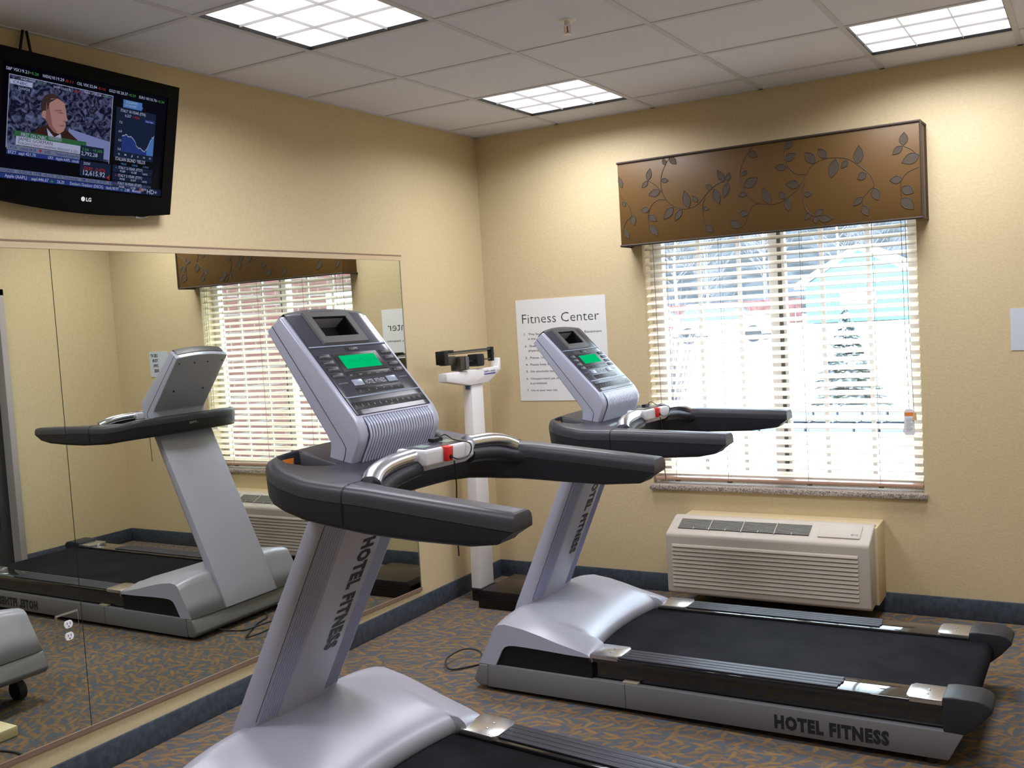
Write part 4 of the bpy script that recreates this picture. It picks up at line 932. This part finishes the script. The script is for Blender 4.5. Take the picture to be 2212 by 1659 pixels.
# ---------------------------------------------------------------- outside
def hgt(x, y): return 0.0
m = MB(); m.box((-120, .5, -.55), (60, 160, -.5)); 
gx = [-60+4*i for i in range(31)]; gy = [.35]+[2+3*j for j in range(26)]
V = [(x, y, .02+.012*y*(1 if y > 6 else .3)*.35+.10*noise.noise(Vector((x*.15, y*.15, 0)))) for y in gy for x in gx]; nx = len(gx)
m = MB(); m.add(V, [(j*nx+i, j*nx+i+1, (j+1)*nx+i+1, (j+1)*nx+i) for j in range(len(gy)-1) for i in range(nx-1)])
struct(m.build('trim_3', SNOW)).name = 'floor_snow'
m = MB(); nx = 61; ny = 18; V = []
for j in range(ny):
    for i in range(nx):
        x = -110+2.6*i; y = 76+j*5; z = .3+j*2.1+1.6*noise.noise(Vector((x*.07, j*.5, 0)))+(.7*noise.noise(Vector((x*.5, j*1.7, 3))))
        V.append((x, y, z))
m.add(V, [(j*nx+i, j*nx+i+1, (j+1)*nx+i+1, (j+1)*nx+i) for j in range(ny-1) for i in range(nx-1)])
tag(m.build('hillside', HILLM), 'grey blue wooded hillside with snow behind the teal cabin', 'hill')
# teal cabin
hb_ = thing('teal_cabin', (-8.2, 54, .3), 'teal gabled cabin with snowy roof outside beyond the window', 'cabin')
m = MB(); cx0, cx1, ca = -11.27, -4.9, -8.25
m.prism([(cx0, .3), (cx1, .3), (cx1, 2.55), (ca, 4.35), (cx0, 2.55)], 1, 53.6, 60)
for k in range(32): x = cx0+.2*k; m.box((x-.01, 53.57, .3), (x+.01, 53.6, 2.6))
rel(m, hb_).build('wall', TEAL, hb_, smooth=False)
m = MB()
for s, xe in ((-1, cx0-.55), (1, cx1+.55)):
    m.prism([(ca, 4.35), (xe, 2.32), (xe, 2.62), (ca, 4.68)], 1, 53.1, 60.5)
rel(m, hb_).build('snowy_roof', SNOW, hb_, smooth=False)
m = MB(); m.box((-9.35, 53.5, 1.28), (-7.35, 53.6, 2.12)); cw = rel(m, hb_).build('window_trim', mat('white_trim', (.8, .8, .82), .5), hb_)
m = MB()
for x in (-9.2, -8.28): m.box((x, 53.47, 1.78), (x+.78, 53.5, 2.0)); m.box((x, 53.47, 1.38), (x+.78, 53.5, 1.6))
rel(m, hb_).build('window_glass', mat('pale_glass', (.3, .34, .4), .2), cw)
# fence
fn = thing('board_fence', (-20, 57, .5), 'reddish board fence outside behind the parked cars', 'fence')
m = MB()
for k in range(54): x = -34+.40*k; m.box((x, 57, .3), (x+.37, 57.05, 1.85))
rel(m, fn).build('boards', FENCEM, fn, smooth=False)
# cars under snow
def car(name, x, y, z, col, label, L_=4.2):
    t = thing(name, (x, y, z), label, 'car', 'snow covered cars')
    def P(sc, y0, y1, mt, nm, par=t, bev=.06):
        m = MB(); m.prism(sc, 1, y0, y1); return m.build(nm, mt, par, bevel=bev)
    bd = P([(-2.05, .30), (2.05, .30), (2.1, .62), (1.95, .80), (1.05, .90), (-1.9, .92), (-2.1, .75)], -.85, .85, col, 'body')
    P([(-1.75, .90), (1.0, .90), (.45, 1.38), (-1.35, 1.42)], -.74, .74, mat('car_glass', (.10, .16, .25), .1), 'cabin')
    P([(-1.50, 1.36), (.60, 1.34), (.35, 1.52), (-1.3, 1.56)], -.80, .80, SNOW, 'roof_snow'); P([(.95, .90), (2.0, .78), (1.95, .92), (1.1, 1.0)], -.84, .84, SNOW, 'hood_snow')
    for wx in (-1.3, 1.3):
        for s in (-1, 1): m = MB(); m.cyl((wx, s*.72, .32), (wx, s*.88, .32), .32, 20); m.build('wheel', RUB, t)
    m = MB(); m.box((-2.12, -.8, .68), (-2.02, -.55, .85)); m.box((-2.12, .55, .68), (-2.02, .8, .85)); m.box((-2.08, -.87, .66), (-1.85, -.84, .86)); m.build('tail_light', RED, t)
    return t
car('parked_car', -9.2, 32.6, .20, mat('white_car_paint', (.7, .72, .75), .2), 'white snow covered car with a red tail light outside the window')
car('parked_car', -14.6, 38.5, .26, mat('silver_car_paint', (.45, .5, .55), .2), 'silver snow covered car parked farther back by the fence')
# bare trees
def tree(name, x, y, z, hgt_, seed, label, thick=.13):
    random.seed(seed); t = thing(name, (x, y, z), label, 'tree', 'bare trees on the hillside')
    m = MB(); m.tube([(0, 0, 0), (random.uniform(-.2, .2), 0, hgt_*.5), (random.uniform(-.4, .4), 0, hgt_)], [thick, thick*.7, thick*.2], 7); m.build('trunk', TREEM if seed % 2 else SNOW, t)
    m = MB()
    for k in range(26):
        z0 = hgt_*random.uniform(.3, .95); a = random.uniform(0, 6.28); l = (hgt_-z0)*.5+.5; d = Vector((math.cos(a), math.sin(a), .9)).normalized()
        p0 = Vector((0, 0, z0)); p1 = p0+d*l*.5; p2 = p1+(d+Vector((0, 0, .4)))*l*.5; m.tube([p0, p1, p2], [thick*.3, thick*.2, thick*.07], 4, caps=False)
        for q in range(3): e_ = Vector((random.uniform(-1, 1), random.uniform(-1, 1), .8)).normalized()*l*.35; m.tube([p1, p1+e_], [thick*.14, thick*.04], 4, caps=False)
    m.build('branches', TREEM, t); return t
specs = [(-15.4, 60, 8), (-13.2, 72, 10.5), (-9.4, 64, 8.5), (-3.6, 61.5, 7), (-20.5, 63, 8), (-24, 66, 9), (-29, 64, 8.5), (-18.4, 70, 10), (-1, 70, 10)]
tl = ['bare tree behind the left roof slope of the cabin, nearest its gable', 'tall pale bare tree just left of the cabin peak', 'tall bare tree directly behind the cabin peak', 'bare tree behind the right roof slope of the cabin', 'bare tree behind the fence left of the window mullion', 'bare tree behind the middle of the fence', 'bare tree at the left end of the fence', 'tallest bare tree rising behind the window mullion', 'bare tree at the far right beyond the cabin']
for k, (x, y, h_) in enumerate(specs): tree('bare_tree', x, y, .38, h_, k+3, tl[k])
def shrub(name, x, y, z, r, h_, n, seed, label, mt, cone=True):
    random.seed(seed); t = thing(name, (x, y, z), label, 'shrub'); m = MB()
    for k in range(n):
        f = random.random(); zz = h_*f; rr = r*((1-f) if cone else math.sin(math.pi*min(.95, f+.15)))+.05; a = random.uniform(0, 6.28)
        c = Vector((0, 0, zz+.05)); d = Vector((math.cos(a)*rr, math.sin(a)*rr, -.12*rr+random.uniform(-.03, .05))); sde = Vector((-d.y, d.x, 0)).normalized()*rr*.16
        m.add([c, c+d*.6+sde, c+d, c+d*.6-sde, c+d*.6+Vector((0, 0, .04))], [(0, 1, 4), (1, 2, 4), (2, 3, 4), (3, 0, 4)])
    m.build('foliage', mt, t, smooth=False); m = MB(); m.cyl((0, 0, 0), (0, 0, h_*.9), .03, 8, .01); m.build('stem', TREEM, t); return t
shrub('evergreen_shrub', .20, 9.4, .04, .62, 1.35, 500, 5, 'snowy conical evergreen shrub outside in front of the teal cabin', NEEDLE)
def twig(x, y, seed, label):
    random.seed(seed); t = thing('twiggy_bush', (x, y, 0), label, 'shrub', 'bare bushes outside the window'); m = MB()
    for k in range(70):
        a = random.uniform(0, 6.28); l = random.uniform(.8, 2.3); lean = random.uniform(.1, .5); p1 = Vector((math.cos(a)*lean*l*.4, math.sin(a)*lean*l*.4, l*.55)); p2 = Vector((math.cos(a)*lean*l, math.sin(a)*lean*l, l))
        m.tube([(0, 0, 0), p1, p2], [.009, .006, .002], 4, caps=False)
        for q in range(3): d = Vector((random.uniform(-.3, .3), random.uniform(-.3, .3), random.uniform(.05, .3))); m.tube([p1.lerp(p2, q/3), p1.lerp(p2, q/3)+d], [.004, .0015], 4, caps=False)
    m.build('twigs', TREEM, t)
twig(-1.35, 6.4, 1, 'bare twiggy bush outside at the left edge of the window')
twig(4.3, 5.2, 2, 'bare bush in front of the brick wing, seen in the mirror')
# low stone wall and post
m = MB()
for r_ in range(2):
    for k in range(9): m.box((-.55+k*.28+(.1 if r_ else 0), 6.6, .0+r_*.19), (-.55+k*.28+.26+(.1 if r_ else 0), 6.85, .175+r_*.19))
tag(m.build('garden_wall', STONE, bevel=.02), 'low blue grey block garden wall in the snow outside', 'wall')
# brick wing of the building, seen through the window by way of the mirror
bw = thing('brick_wing', (5.6, 4, 0), 'red brick building wing outside, seen in the mirror through the blind', 'building')
m = MB(); m.box((5.6, .4, -.2), (6.2, 4.95, 6)); m.box((5.6, 5.75, -.2), (6.2, 6.3, 6)); m.box((5.6, 4.95, -.2), (6.2, 5.75, .9)); m.box((5.6, 4.95, 2.15), (6.2, 5.75, 6)); rel(m, bw).build('wall', BRICK, bw, smooth=False)
m = MB(); m.box((5.66, 4.95, .9), (5.72, 5.75, 2.15)); rel(m, bw).build('window_blind', mat('white_shade', (.8, .8, .82), .5), bw)
